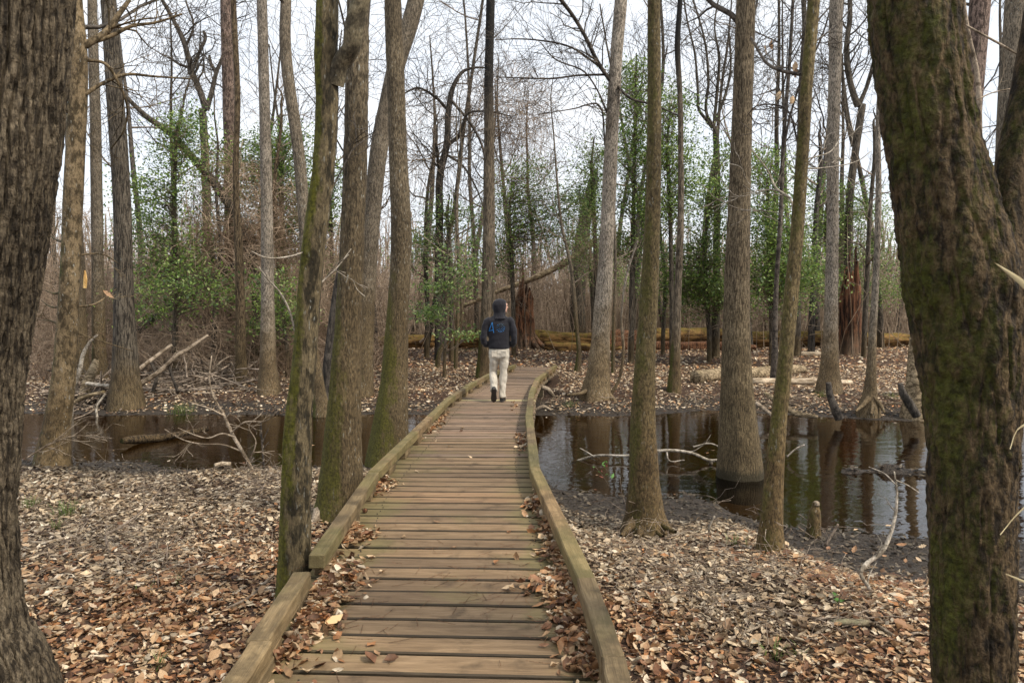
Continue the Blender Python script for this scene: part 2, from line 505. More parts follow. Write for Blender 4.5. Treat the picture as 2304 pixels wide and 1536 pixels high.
def ground_mat():
    m, nt, bs, out = new_mat('forest_floor')
    pos = node(nt, 'ShaderNodeNewGeometry').outputs['Position']
    sep = node(nt, 'ShaderNodeSeparateXYZ', {0: pos})
    n1 = noise(nt, pos, 9, 6, .65)
    n2 = noise(nt, pos, 38, 4, .7)
    n3 = noise(nt, pos, .5, 4, .6)
    soil = ramp(nt, n2, [(.25, (.025, .016, .010)), (.5, (.075, .048, .03)), (.62, (.17, .115, .078)), (.8, (.34, .25, .18))])
    red = ramp(nt, n1, [(.3, (.75, .55, .45)), (.7, (1.1, 1.0, .95))])
    soil = mixc(nt, 1.0, soil, red, 'MULTIPLY')
    mud = ramp(nt, n2, [(.3, (.014, .010, .007)), (.55, (.06, .044, .031)), (.75, (.13, .10, .075))])
    zz = math_(nt, 'ADD', sep.outputs[2], math_(nt, 'MULTIPLY', math_(nt, 'SUBTRACT', n1, .5), .10))
    fm = maprange(nt, zz, -.46, -.36, 1.0, 0.0)
    bed = ramp(nt, n1, [(.3, (.14, .088, .03)), (.7, (.30, .20, .07))])
    fb = maprange(nt, sep.outputs[2], WATER - .03, WATER + .005, 1.0, 0.0)
    c = mixc(nt, fm, soil, mud)
    c = mixc(nt, fb, c, bed)
    setin(nt, bs, 'Base Color', c)
    setin(nt, bs, 'Roughness', mixc(nt, fm, (.9, .9, .9), ramp(nt, n1, [(.35, .38), (.55, .85)])))
    bs.inputs['Specular IOR Level'].default_value = .4
    bump(nt, bs, math_(nt, 'ADD', n1, math_(nt, 'MULTIPLY', n2, .6)), 1.0, .11)
    return m

def water_mat():
    m, nt, bs, out = new_mat('creek_water')
    nt.nodes.remove(bs)
    pos = node(nt, 'ShaderNodeNewGeometry').outputs['Position']
    h = math_(nt, 'ADD', noise(nt, mapping(nt, pos, (1.0, 2.2, 1)), 2.4, 3, .5), math_(nt, 'MULTIPLY', noise(nt, pos, 14, 2, .5), .10))
    b = node(nt, 'ShaderNodeBump', {'Height': h, 'Strength': .10, 'Distance': .05})
    fr = node(nt, 'ShaderNodeFresnel', {'IOR': 1.33, 'Normal': b.outputs[0]})
    gl = node(nt, 'ShaderNodeBsdfGlossy', {'Color': (.95, .95, .95, 1), 'Roughness': .035, 'Normal': b.outputs[0]})
    tr = node(nt, 'ShaderNodeBsdfTransparent', {'Color': (.34, .27, .16, 1)})
    mx = node(nt, 'ShaderNodeMixShader', {0: fr.outputs[0]})
    nt.links.new(tr.outputs[0], mx.inputs[1])
    nt.links.new(gl.outputs[0], mx.inputs[2])
    nt.links.new(mx.outputs[0], out.inputs[0])
    return m

def plank_mat(name, a, b, c, algae=.5, blot=.52):
    m, nt, bs, out = new_mat(name)
    tc = node(nt, 'ShaderNodeTexCoord').outputs['Object']
    pos = node(nt, 'ShaderNodeNewGeometry').outputs['Position']
    oi = node(nt, 'ShaderNodeObjectInfo').outputs['Random']
    sh = node(nt, 'ShaderNodeVectorMath', {0: tc, 1: node(nt, 'ShaderNodeCombineXYZ', {0: math_(nt, 'MULTIPLY', oi, 37.0), 1: math_(nt, 'MULTIPLY', oi, 11.0), 2: 0.0}).outputs[0]}, operation='ADD').outputs[0]
    g1 = noise(nt, mapping(nt, sh, (2.6, 22, 22)), 1.0, 6, .62, .8)
    g2 = noise(nt, mapping(nt, sh, (5, 90, 90)), 1.0, 3, .6)
    bl = noise(nt, sh, 5.0, 5, .65)
    base = ramp(nt, g1, [(.2, a), (.5, b), (.78, c)])
    base = mixc(nt, 1.0, base, ramp(nt, g2, [(.3, .85), (.6, 1.07)]), 'MULTIPLY')
    base = mixc(nt, maprange(nt, bl, blot, blot + .22), base, tuple(q * .5 for q in b))
    tint = ramp(nt, oi, [(0, (.72, .69, .66)), (.3, (1.15, 1.1, 1.0)), (.55, (.82, .8, .76)), (.8, (1.0, .95, .88)), (1, (1.25, 1.12, 1.0))])
    base = mixc(nt, 1.0, base, tint, 'MULTIPLY')
    na = noise(nt, pos, 1.7, 5, .65)
    ax = node(nt, 'ShaderNodeSeparateXYZ', {0: tc}).outputs[0]
    ed = maprange(nt, math_(nt, 'ABSOLUTE', ax), .3, .75, 0.0, .26)
    fa = math_(nt, 'MULTIPLY', maprange(nt, math_(nt, 'ADD', na, ed), .52, .78), algae)
    base = mixc(nt, fa, base, mixc(nt, g1, (.08, .078, .025), (.21, .19, .07)))
    setin(nt, bs, 'Base Color', base)
    bs.inputs['Roughness'].default_value = .72
    bs.inputs['Specular IOR Level'].default_value = .3
    bump(nt, bs, math_(nt, 'ADD', g1, math_(nt, 'MULTIPLY', g2, .7)), .55, .012)
    return m

M['ground'] = ground_mat()
M['water'] = water_mat()
M['plank'] = plank_mat('weathered_plank', (.095, .063, .037), (.20, .138, .083), (.30, .215, .135), .5)
M['plank_far'] = plank_mat('weathered_reddish_plank', (.125, .085, .06), (.225, .16, .115), (.32, .24, .178), .2)
M['plank_new'] = plank_mat('new_pale_plank', (.40, .34, .17), (.58, .5, .28), (.66, .6, .38), .1)
M['rail'] = plank_mat('olive_weathered_beam', (.09, .063, .032), (.205, .15, .082), (.33, .255, .15), .5, .42)
M['plank_side'] = plank_mat('dark_plank_edge', (.03, .022, .014), (.055, .042, .028), (.08, .06, .04), .2)  # darker side faces, so the gaps between planks stand out
M['joist'] = plank_mat('dark_joist', (.05, .04, .028), (.10, .08, .055), (.15, .12, .08), .3)

# ------------------------------------------------------------------ the setting: forest floor and creek
def axis(lo, hi, fine_lo, fine_hi, step, ncoarse):
    f = np.arange(fine_lo, fine_hi + 1e-6, step)
    a = fine_lo - np.geomspace(step, fine_lo - lo, ncoarse)[::-1]
    b = fine_hi + np.geomspace(step, hi - fine_hi, ncoarse)
    return np.concatenate([a, f, b])
gx = axis(-320, 320, -11, 11, .14, 30)
gy = axis(-60, 520, 2.2, 19, .14, 34)
GX, GY = np.meshgrid(gx, gy)
GZ = ground(GX, GY)
nr, nc = GX.shape
ii = (np.arange(nr - 1)[:, None] * nc + np.arange(nc - 1)[None, :])
GF = np.stack([ii, ii + 1, ii + nc + 1, ii + nc], -1).reshape(-1, 4)
floor = obj('forest_floor', mesh_from('forest_floor', np.stack([GX, GY, GZ], -1), [GF], M['ground']))
tag(floor, 'leaf-strewn forest floor on both banks of the creek', kind='structure')
wx, wy = np.meshgrid(np.linspace(-40, 40, 9), np.linspace(4, 17.5, 5))
wi = (np.arange(4)[:, None] * 9 + np.arange(8)[None, :])
water = obj('creek_water', mesh_from('creek_water', np.stack([wx, wy, np.full_like(wx, WATER)], -1), [np.stack([wi, wi + 1, wi + 10, wi + 9], -1).reshape(-1, 4)], M['water']))
tag(water, 'dark tea-brown creek water reflecting trunks and sky', kind='structure')

# ------------------------------------------------------------------ boardwalk
def box_mesh(name, sx, sy, sz, mat, bev=.004, jitter=0.0, segs=1):
    bm = bmesh.new()
    bmesh.ops.create_cube(bm, size=1)
    bmesh.ops.scale(bm, vec=(sx, sy, sz), verts=bm.verts)
    if segs > 1:
        bmesh.ops.subdivide_edges(bm, edges=[e for e in bm.edges if abs(e.verts[0].co.x - e.verts[1].co.x) > sx * .5], cuts=segs - 1)
        for v in bm.verts:
            v.co.y += jitter * (2 * random.random() - 1)
            v.co.z += jitter * .6 * (2 * random.random() - 1)
    if bev:
        es = [e for e in bm.edges if e.is_manifold and e.calc_face_angle(0) > .8]
        bmesh.ops.bevel(bm, geom=es, offset=bev, segments=1, affect='EDGES')
    me = bpy.data.meshes.new(name)
    bm.to_mesh(me)
    bm.free()
    me.materials.append(mat)
    return me

RTOP = .165
_rail_r = [(1405, 1590), (1395, 1536), (1380, 1475), (1320, 1300), (1265, 1190), (1240, 1130), (1203, 1050), (1190, 985), (1190, 935), (1196, 880), (1210, 850), (1250, 821)]
_rail_l = [(480, 1600), (540, 1510), (588, 1440), (688, 1285), (712, 1248), (840, 1060), (935, 970), (1010, 895), (1050, 868), (1100, 841), (1157, 820)]
RR = np.array([onz(a, b, RTOP) for a, b in _rail_r])
RL = np.array([onz(a, b, RTOP) for a, b in _rail_l])
def xr(y): return float(np.interp(y, RR[:, 1], RR[:, 0]))
def xl(y): return float(np.interp(y, RL[:, 1], RL[:, 0]))
board = thing('boardwalk', 'weathered plank boardwalk with low olive kerb beams crossing the creek', 'boardwalk', (0, 0, 0))
PITCHY, y = .188, 2.25
npl = 0
while y < 20.4:
    a, b = xl(y), xr(y)
    w = .160 + .007 * random.random()
    dy = .3
    tx = ((xl(y + dy) + xr(y + dy)) - (xl(y - dy) + xr(y - dy))) / (4 * dy)
    ang = float(np.interp(y, [2, 5, 9, 13, 20], [R(-2.3), R(-2.0), R(-.3), 0, -.18])) + R(random.uniform(-.25, .25))
    L = (b - a) + .15 + random.uniform(-.015, .02)
    isnew = abs(y - 12.75) < PITCHY * .5
    mt = M['plank_new'] if isnew else (M['plank_far'] if y > 8.2 + random.uniform(-1.2, 1.2) else M['plank'])
    me = box_mesh('plank', L, w, .038, mt, .007, .002, 5)
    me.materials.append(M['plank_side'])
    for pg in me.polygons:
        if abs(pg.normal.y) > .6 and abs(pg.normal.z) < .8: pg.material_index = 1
    o = obj('plank', me, board, ((a + b) / 2, y, -.019 + random.uniform(-.003, .003)))
    o.rotation_euler = (random.uniform(-.006, .006), random.uniform(-.004, .004), ang)
    if isnew: o['label'] = 'pale yellow new plank'
    y += PITCHY
    npl += 1

NV, NF = [], []
for pk in [c for c in board.children if c.name.startswith('plank')]:
    a, b = xl(pk.location.y), xr(pk.location.y)
    for xx_ in (a + .16, b - .16):
        for dy_ in (-.04, .04):
            c_ = (xx_ + random.uniform(-.012, .012), pk.location.y + dy_ + random.uniform(-.008, .008), .0065)
            o_ = len(NV)
            NV += [(c_[0] + .004 * math.cos(t_), c_[1] + .004 * math.sin(t_), c_[2]) for t_ in np.arange(6) * math.pi / 3]
            NV += [(c_[0] + .005 * math.cos(t_), c_[1] + .005 * math.sin(t_), -.004) for t_ in np.arange(6) * math.pi / 3]
            NF += [(o_ + k_, o_ + 6 + k_, o_ + 6 + (k_ + 1) % 6, o_ + (k_ + 1) % 6) for k_ in range(6)] + [(o_, o_ + 1, o_ + 2, o_ + 3), (o_ + 3, o_ + 4, o_ + 5, o_)]
obj('nail_heads', mesh_from('nail_heads', np.array(NV), [np.array(NF)], M['dark'], smooth=False), board)['kind'] = 'stuff'

def beam(name, p, q, wd, ht, mat, ztop):
    p, q = np.asarray(p), np.asarray(q)
    d = q - p
    L = math.hypot(d[0], d[1])
    me = box_mesh(name, L, wd, ht, mat, .007, .003, 6)
    o = obj(name, me, board, ((p[0] + q[0]) / 2, (p[1] + q[1]) / 2, ztop - ht / 2))
    o.rotation_euler = (random.uniform(-.01, .01), random.uniform(-.004, .004), math.atan2(d[1], d[0]))
    return o

def rail(points, joints, zoff=0):
    for k in range(len(joints) - 1):
        a, b = joints[k], joints[k + 1]
        beam('kerb_beam', points[a], points[b], .098, .088, M['rail'], RTOP + (.004 if k % 2 else 0))
        n = max(2, int(np.linalg.norm(points[b] - points[a]) / .9) + 1)
        for j in range(n):
            f = .12 + .76 * j / (n - 1)
            c = points[a] * (1 - f) + points[b] * f
            d = points[b] - points[a]
            me = box_mesh('kerb_block', .30, .085, .068, M['rail'], .005)
            o = obj('kerb_block', me, board, (c[0], c[1], .002 + .036))
            o.rotation_euler = (0, 0, math.atan2(d[1], d[0]))
rail(RR, [0, 2, 3, 6, 8, 9, 10, 11])
rail(RL, [0, 2])
rail(RL + np.array([-.02, 0, 0]), [2, 3])
rail(RL, [4, 5, 7, 8, 9, 10])
# stringers and posts below the deck
for side, off in ((RR, -.12), (RL, .12), (None, 0)):
    ys = [2.3, 4.6, 6.9, 9.2, 11.5, 13.8, 16.1, 20.2]
    for k in range(len(ys) - 1):
        def xx(yv):
            return (xl(yv) + xr(yv)) / 2 if side is None else (xr(yv) - .12 if side is RR else xl(yv) + .12)
        beam('joist', (xx(ys[k]), ys[k]), (xx(ys[k + 1]) , ys[k + 1] - .012), .055, .17, M['joist'], -.041)
    if side is not None:
        for yv in ys[2:-1]:
            x0 = xx(yv) + (.082 if side is RR else -.082)
            zg = float(ground(x0, yv)) - .3
            me = box_mesh('post', .10, .10, -.045 - zg, M['joist'], .006)
            obj('post', me, board, (x0, yv + .3, (zg - .045) / 2))

# ------------------------------------------------------------------ branch growth
def wander(rng, p, d, L, n=6, wob=.18, up=.0):
    P = [np.array(p, float)]
    d = np.array(d, float)
    d /= np.linalg.norm(d)
    for k in range(n - 1):
        d = d + rng.normal(0, wob, 3)
        d[2] += up
        d /= np.linalg.norm(d)
        P.append(P[-1] + d * L / (n - 1))
    return np.array(P), d

def grow(tb, rng, p, d, L, r, lev, kids=(4, 4, 3), up=.04, wob=.17, spread=.8, rmin=.003):
    P, _ = wander(rng, p, d, L, 7 if lev == 0 else 5, wob, up)
    rr = np.maximum(np.linspace(r, r * .35, len(P)), rmin)
    tb.add(P, rr)
    if lev >= len(kids):
        return
    for k in range(kids[lev]):
        f = rng.uniform(.25, 1.0)
        i = f * (len(P) - 1)
        i0 = min(int(i), len(P) - 2)
        q = P[i0] + (P[i0 + 1] - P[i0]) * (i - i0)
        t = P[i0 + 1] - P[i0]
        t /= np.linalg.norm(t)
        s = rng.normal(0, 1, 3)
        s -= t * s.dot(t)
        s /= np.linalg.norm(s)
        nd = t + s * spread * rng.uniform(.6, 1.3)
        grow(tb, rng, q, nd, L * rng.uniform(.4, .7), np.interp(i, range(len(P)), rr) * .6, lev + 1, kids, up, wob, spread, rmin)

def bare_crown(parent, base, P, rad, rng, start_h, n, L, mat, kids=(4, 3), r0=None, up=.05):
    """limbs with twigs along the trunk polyline P above start_h (metres over the base)"""
    tb = Tubes()
    Q, rr, s = resample(P, rad, 60)
    ok = np.where(Q[:, 2] - base[2] > start_h)[0]
    if len(ok) == 0: return
    for k in range(n):
        i = int(ok[int(len(ok) * (k + rng.random()) / n)])
        az = rng.uniform(0, 2 * math.pi)
        el = rng.uniform(.15, .9)
        d = np.array([math.cos(az) * math.cos(el), math.sin(az) * math.cos(el), math.sin(el)])
        grow(tb, rng, Q[i], d, L * rng.uniform(.6, 1.2), min(r0 or .05, rr[i] * .55) * rng.uniform(.6, 1.1), 0, kids, up)
    obj('crown', tb.mesh('crown', mat, 3, base), parent)

def limb(parent, base, pts, D, D1=None, mat=None, sides=8, name='branch', twigs=0, rng=None, twl=.5, kids=(2,)):
    """pts: photograph points (x, y, width) of a limb at distance D (to D1 at its end)"""
    D1 = D if D1 is None else D1
    n = len(pts)
    Ds = [D + (D1 - D) * k / (n - 1) for k in range(n)]
    P = np.array([at(p[0], p[1], Ds[k]) for k, p in enumerate(pts)])
    r = np.array([p[2] * Ds[k] / FPX / 2 for k, p in enumerate(pts)])
    L = np.linalg.norm(np.diff(P, axis=0), axis=1).sum()
    me = trunk_mesh(name, P, r, mat, sides, max(L / 40, .03), rough=.07, seed=int(abs(pts[0][0])) % 97, origin=base)
    o = obj(name, me, parent)
    if twigs:
        rng = rng or np.random.default_rng(int(pts[0][0] * 7 + pts[0][1]))
        tb = Tubes()
        Q, rr, s = resample(P, r, 40)
        for k in range(twigs):
            i = int(rng.uniform(.15, 1) * 38)
            t = Q[i + 1] - Q[i]
            t /= np.linalg.norm(t)
            sd = rng.normal(0, 1, 3)
            sd[1] *= .6
            sd -= t * sd.dot(t)
            sd /= np.linalg.norm(sd)
            grow(tb, rng, Q[i], t * .6 + sd * .8, twl * rng.uniform(.4, 1.2), max(.003, rr[i] * .45), 0, kids, .02, .2)
        obj('twigs', tb.mesh('twigs', mat, 3, base), parent)['kind'] = 'stuff'
    return P, r

def tree(name, label, pts, mat, D=None, H=14, sides=20, step=.14, lobes=5, lobe_amp=.14, lobe_h=.35, rough=.035, seed=1, ridge=None,
         crown=8, crown_start=None, crown_L=2.6, crown_mat=None, kids=(4, 3), lean=0.0, group=None, cat='tree', top_cut=False, sink=.35, angles=None):
    """pts: photograph points (x, y, width) from the foot upward"""
    if D is None:
        h = hit(pts[0][0], pts[0][1])
        D = h[1]
    P, r = [], []
    for p in pts:                                    # both silhouette edges of a round trunk fall where the photograph has them
        a1, a2 = math.atan((p[0] - p[2] / 2 - CX) / FPX), math.atan((p[0] + p[2] / 2 - CX) / FPX)
        am, ah = (a1 + a2) / 2, (a2 - a1) / 2
        q = at(p[0], p[1], D)
        P.append((D * math.tan(am), q[1], q[2]))
        r.append(D / math.cos(am) * math.sin(ah))
    P, r = np.array(P), np.array(r)
    base = P[0].copy()
    zg = float(ground(base[0], base[1]))
    base[2] = zg
    P[:, 1] += lean * (P[:, 2] - P[0, 2])
    foot = P[0] + np.array([0, 0, min(zg - P[0, 2], 0) - sink])
    P = np.vstack([foot, P])
    r = np.concatenate([[r[0] * 1.12], r])
    if not top_cut:
        d = P[-1] - P[-3]
        d /= np.linalg.norm(d)
        d = d * .5 + np.array([0, 0, .6])
        d /= np.linalg.norm(d)
        z0 = P[-1, 2]
        if zg + H > z0 + .5:
            n = 5
            add = [P[-1] + d * (zg + H - z0) * (k + 1) / n + RNG.normal(0, .1, 3) * (k + 1) / n for k in range(n)]
            r = np.concatenate([r, r[-1] * np.linspace(.85, .25, n)])
            P = np.vstack([P, add])
    e = thing(name, label, cat, base, group)
    obj('trunk', trunk_mesh('trunk', P, r, mat, sides, step, lobes, lobe_amp, lobe_h, rough, seed, ridge, origin=base, caps=True, dense=1.6 + 720 / FPX * D - zg + sink + .3, angles=angles), e)
    if crown:
        cs = crown_start if crown_start is not None else max(5.0, (1.6 + 698 / FPX * D) * 1.0)
        rng = np.random.default_rng(seed * 13 + 5)
        bare_crown(e, base, P, r, rng, cs, crown, crown_L, crown_mat or M['darktwig'], (3, 2) if D < 12.5 else kids)
    return e, base, D

def deep_ridges(x, y, s):
    a = np.arctan2(y, x) % (2 * math.pi) * .36
    ph = a * 2 * math.pi / .042 + 2.6 * fbm(a * 7, s * 3.0, 0, 3, 3) + 1.2 * vnoise(a * 30, s * 9, 0, 5)
    rd = np.abs(np.sin(ph / 2))
    cut = sstep(.10, .30, np.abs(vnoise(a * 22, s * 17, 0, 8)))            # cross cracks between plates
    f = sstep(.06, .5, rd) * (.74 + .26 * cut)
    return .032 * (f - .8) + .004 * vnoise(a * 110, s * 40, 0, 9) + .005 * vnoise(a * 16, s * 6, 0, 10)

def flaky(x, y, s):
    n = vnoise(x * 34, y * 34, s * 11, 17)
    n2 = vnoise(x * 9, y * 9, s * 2.0, 18)
    n3 = vnoise(x * 75, y * 75, s * 55, 19)
    n4 = sstep(.0, .22, np.abs(vnoise(x * 24, y * 24, s * 3.4, 20)))
    return .009 * n2 + .006 * n + .006 * n3 - .009 * (1 - n4)

def fine_furrow(x, y, s):
    n = vnoise(x * 55, y * 55, s * 5.5, 27)
    return -.006 * (1 - sstep(0, .35, np.abs(n)))

T = {}
T['left_big'] = tree('ridged_bark_tree', 'huge deeply ridged trunk cropped by the left frame edge', [(-130, 1640, 520), (-135, 1536, 455), (-152, 1440, 395), (-164, 1330, 385), (-167, 1150, 390), (-159, 1000, 396), (-138, 800, 392), (-88, 550, 384), (-58, 400, 376), (-28, 200, 372), (-4, 0, 368)],
    M['bigridge'], D=3.0, H=12, angles=np.radians(np.concatenate([np.linspace(85, 232, 225), np.linspace(236, 440, 30)])), step=.0125, lobes=4, lobe_amp=.04, rough=.02, seed=2, ridge=deep_ridges, crown=5)
e, base, D = T['right_big'] = tree('mossy_forked_tree', 'dark moss-covered leaning forked trunk filling the right edge', [(2216, 1660, 215), (2215, 1536, 198), (2212, 1400, 196), (2207, 1250, 204), (2201, 1100, 212), (2198, 900, 230), (2188, 780, 258), (2163, 620, 272), (2122, 450, 238), (2088, 300, 222), (2060, 150, 216), (2036, 0, 206)],
    M['bigmoss'], D=2.7, H=9, angles=np.radians(np.concatenate([np.linspace(-45, 155, 170), np.linspace(160, 310, 25)])), step=.014, lobes=4, lobe_amp=.05, rough=.03, seed=5, ridge=flaky, crown=5)
limb(e, base, [(2215, 720, 150), (2250, 600, 100), (2270, 470, 84), (2295, 330, 80), (2325, 180, 78), (2350, 0, 74), (2400, -300, 60)], D, D + .1, M['bigmoss'], 40)

e, base, D = T['left_lichen'] = tree('lichened_tree', 'slim lichen-mottled tree beside the huge left trunk with side branches', [(108, 1052, 96), (122, 960, 64), (140, 850, 56), (154, 700, 50), (169, 500, 46), (183, 300, 45), (192, 130, 44), (188, 0, 34)], M['lichen'], H=11, seed=3, lobes=3, lobe_amp=.1, crown=6)
for p in ([(188, 105, 18), (238, 72, 14), (268, 32, 11), (290, 0, 9), (312, -60, 6)], [(188, 98, 14), (240, 85, 10), (300, 58, 8), (345, 52, 6), (410, 32, 4)], [(192, 212, 10), (230, 188, 8), (285, 168, 7), (345, 172, 5), (430, 178, 3)],
          [(188, 135, 9), (235, 143, 7), (268, 190, 6), (286, 240, 5), (280, 290, 4), (250, 335, 3)], [(150, 640, 7), (128, 660, 5), (92, 650, 2)], [(146, 545, 7), (128, 540, 5), (112, 530, 3)], [(140, 735, 6), (116, 722, 4), (90, 720, 2)],
          [(140, 690, 6), (115, 690, 4), (92, 676, 2)], [(152, 690, 6), (210, 685, 4), (262, 650, 2)], [(150, 740, 5), (200, 758, 3), (300, 790, 2)], [(165, 575, 5), (230, 572, 3), (270, 595, 2)], [(184, 235, 6), (150, 285, 3), (100, 320, 2)]):
    limb(e, base, p, D, D + .6, M['lichen'], 7, twigs=8 if p[0][2] > 8 else 2, twl=1.1 if p[0][2] > 8 else .35, kids=(3, 2))
T['left_flare'] = tree('furrowed_tree', 'dark grey furrowed trunk with broad flared foot on the far left bank', [(279, 916, 92), (279, 850, 66), (280, 750, 53), (281, 600, 43), (279, 400, 41), (270, 200, 40), (262, 0, 37)], M['greydark'], H=18, seed=4, lobes=5, crown=9)
T['left_a'] = tree('bare_tree', 'grey mottled trunk just left of the dark flared trunk', [(222, 855, 42), (222, 780, 33), (223, 600, 29), (226, 300, 26), (225, 0, 22)], M['grey'], D=18.5, H=18, seed=6, crown=10)
e, base, D = T['broken'] = tree('broken_tree', 'snapped trunk with orange split wood behind the slim lichen-mottled tree', [(178, 850, 46), (178, 700, 36), (178, 520, 27), (170, 380, 22), (166, 260, 20)], M['grey'], D=18.0, seed=7, crown=0, top_cut=True)
limb(e, base, [(166, 372, 10), (164, 320, 14), (166, 240, 12), (165, 180, 9), (163, 130, 3)], D - .12, D - .12, M['orange_wood'], 10, 'split_wood')
limb(e, base, [(191, 648, 7), (192, 628, 8), (191, 608, 3)], D - .35, D - .35, M['orange_wood'], 8, 'split_wood')

e, base, D = T['fork_dark'] = tree('forked_tree', 'black bare forked tree silhouetted against the sky beyond the thicket', [(470, 760, 26), (470, 560, 22), (468, 340, 19), (464, 245, 17)], M['dark'], D=29, H=9, seed=8, crown=0, top_cut=True, lobes=0)
for p in ([(464, 248, 15), (448, 200, 13), (432, 160, 12), (412, 90, 11), (390, 45, 9), (365, 0, 7), (340, -50, 5)], [(465, 248, 13), (478, 200, 11), (486, 165, 10), (500, 130, 8), (504, 60, 6), (508, -30, 5)], [(432, 160, 9), (448, 118, 8), (462, 80, 7), (458, 70, 5)], [(418, 105, 7), (435, 60, 5), (418, 0, 4), (415, -40, 3)],
          [(486, 165, 8), (474, 140, 7), (471, 125, 6)], [(430, 155, 7), (395, 140, 5), (380, 128, 3)]):
    limb(e, base, p, D, D, M['dark'], 6, twigs=10 if len(p) > 4 else 4, twl=2.2, kids=(3, 2))
T['rough'] = tree('rough_bark_tree', 'rough reddish-brown trunk left of two slim dark trunks', [(524, 800, 30), (522, 600, 29), (524, 330, 28), (522, 0, 28)], M['pine'], D=24, H=20, seed=9, crown=8, lobes=0)
T['rough_b'] = tree('bare_tree', 'slim brown trunk touching the rough reddish-brown trunk', [(541, 862, 34), (541, 800, 24), (541, 600, 20), (536, 400, 14), (543, 200, 13), (540, 100, 13), (537, 0, 13)], M['brown'], H=17, seed=10, crown=9, lobes=4)
T['pale_col'] = tree('bare_tree', 'straight speckled grey trunk with flared foot beside the far creek bank', [(603, 884, 56), (602, 820, 40), (603, 700, 31), (604, 500, 27), (603, 300, 25), (600, 0, 23)], M['grey_pale'], H=18, seed=11, crown=8)
T['bent'] = tree('bent_tree', 'grey trunk bent like an S just behind the mossy tree', [(722, 940, 44), (716, 880, 30), (702, 780, 25), (692, 640, 24), (686, 480, 26), (680, 380, 27), (668, 270, 27), (656, 180, 26), (650, 90, 25), (653, 0, 25)], M['grey'], D=14.6, H=14, seed=12, crown=7)
T['mossy'], base, D = tree('mossy_tree', 'crooked tree with bright moss down its left side against the boardwalk', [(652, 1345, 84), (656, 1250, 78), (660, 1100, 70), (668, 940, 60), (684, 800, 54), (697, 650, 53), (712, 520, 54), (732, 380, 50), (742, 230, 50), (740, 120, 54), (744, 0, 50)], M['moss_left'], D=4.55, H=9, sides=48, step=.035, seed=13, lobes=3, lobe_amp=.05, rough=.06, crown=5, ridge=lambda x, y, s: .004 * vnoise(x * 40, y * 40, s * 14, 3))
e = T['mossy']
limb(e, base, [(752, 190, 40), (768, 140, 42), (790, 105, 40), (796, 60, 42), (812, 0, 38), (840, -80, 34), (850, -260, 28)], D, D - .2, M['mosspale'], 24)
limb(e, base, [(664, 745, 5), (652, 700, 4.5), (628, 655, 4), (600, 625, 3.5), (582, 600, 2.5)], D, D - .1, M['palewig'], 7)
limb(e, base, [(690, 690, 4), (720, 640, 4), (760, 600, 3), (790, 560, 2)], D, D + .3, M['palewig'], 7, twigs=3, twl=.25)
limb(e, base, [(700, 560, 4), (660, 575, 3.5), (600, 580, 3), (565, 565, 2)], D, D - .3, M['palewig'], 7)
limb(e, base, [(725, 470, 4), (770, 380, 3.5), (800, 330, 3), (850, 300, 2)], D, D + .3, M['darktwig'], 7, twigs=4, twl=.3)
e, base, D = T['wide_l'] = tree('mossy_foot_tree', 'wide speckled trunk with pale flared roots at the boardwalk edge', [(756, 1195, 138), (760, 1120, 108), (766, 1020, 90), (774, 900, 76), (784, 740, 62), (793, 560, 56), (802, 380, 54), (808, 200, 52), (812, 0, 49)], M['moss_foot'], D=6.25, H=14, sides=56, step=.04, seed=14, lobes=5, lobe_amp=.12, lobe_h=.25, crown=6, ridge=fine_furrow)
for p in ([(722, 1150, 34), (708, 1185, 22), (700, 1212, 10)], [(745, 1170, 30), (738, 1200, 18), (732, 1222, 9)]):
    limb(e, base, p, D - .1, D - .35, M['palewood'], 10, 'root')
T['lean_b'] = tree('leaning_tree', 'grey trunk leaning right behind the two wide mossy-footed trunks', [(812, 890, 56), (816, 800, 46), (824, 680, 42), (838, 500, 38), (860, 310, 39), (893, 160, 39), (940, 0, 37)], M['grey'], H=15, seed=15, crown=8)
T['wide_c'] = tree('mossy_foot_tree', 'tall speckled trunk with mossy flared foot left of the walking person', [(872, 1052, 112), (876, 970, 86), (886, 860, 62), (896, 700, 48), (904, 540, 47), (900, 400, 44), (896, 250, 40), (889, 0, 38)], M['moss_foot'], D=9.9, H=17, sides=56, step=.05, seed=16, lobes=4, lobe_amp=.08, crown=6, ridge=fine_furrow)
T['black'] = tree('bare_tree', 'slim straight trunk turning black above, behind the walking person', [(1088, 850, 40), (1090, 800, 30), (1094, 690, 24), (1098, 500, 22), (1100, 300, 21), (1101, 150, 20), (1105, 0, 19)], M['black_top'], H=19, seed=17, lobes=3, crown=8)
T['black_b'] = tree('bare_tree', 'very thin grey stem touching the slim black-topped trunk', [(1108, 835, 12), (1109, 600, 10), (1108, 300, 9), (1104, 60, 7)], M['grey'], D=23, H=15, seed=18, lobes=0, crown=6)
e, base, D = T['pale_r'] = tree('rooted_tree', 'pale grey trunk with sprawling roots above the creek bank', [(1342, 896, 76), (1347, 840, 54), (1352, 760, 42), (1360, 620, 34), (1367, 480, 31), (1375, 280, 29), (1383, 130, 28), (1392, 0, 28)], M['grey_pale'], H=18, seed=19, lobes=5, lobe_amp=.2, crown=5)
for p in ([(1350, 880, 22), (1335, 905, 14), (1318, 918, 8)], [(1365, 885, 18), (1385, 905, 10), (1392, 925, 5)], [(1355, 885, 16), (1362, 910, 10), (1350, 928, 5)], [(1330, 875, 16), (1305, 885, 9), (1275, 888, 5)], [(1372, 890, 9), (1390, 860, 7), (1402, 800, 6), (1398, 720, 5), (1410, 620, 5), (1435, 540, 4)]):
    limb(e, base, p, D - .1, D - .5, M['grey_pale'], 8, 'root')
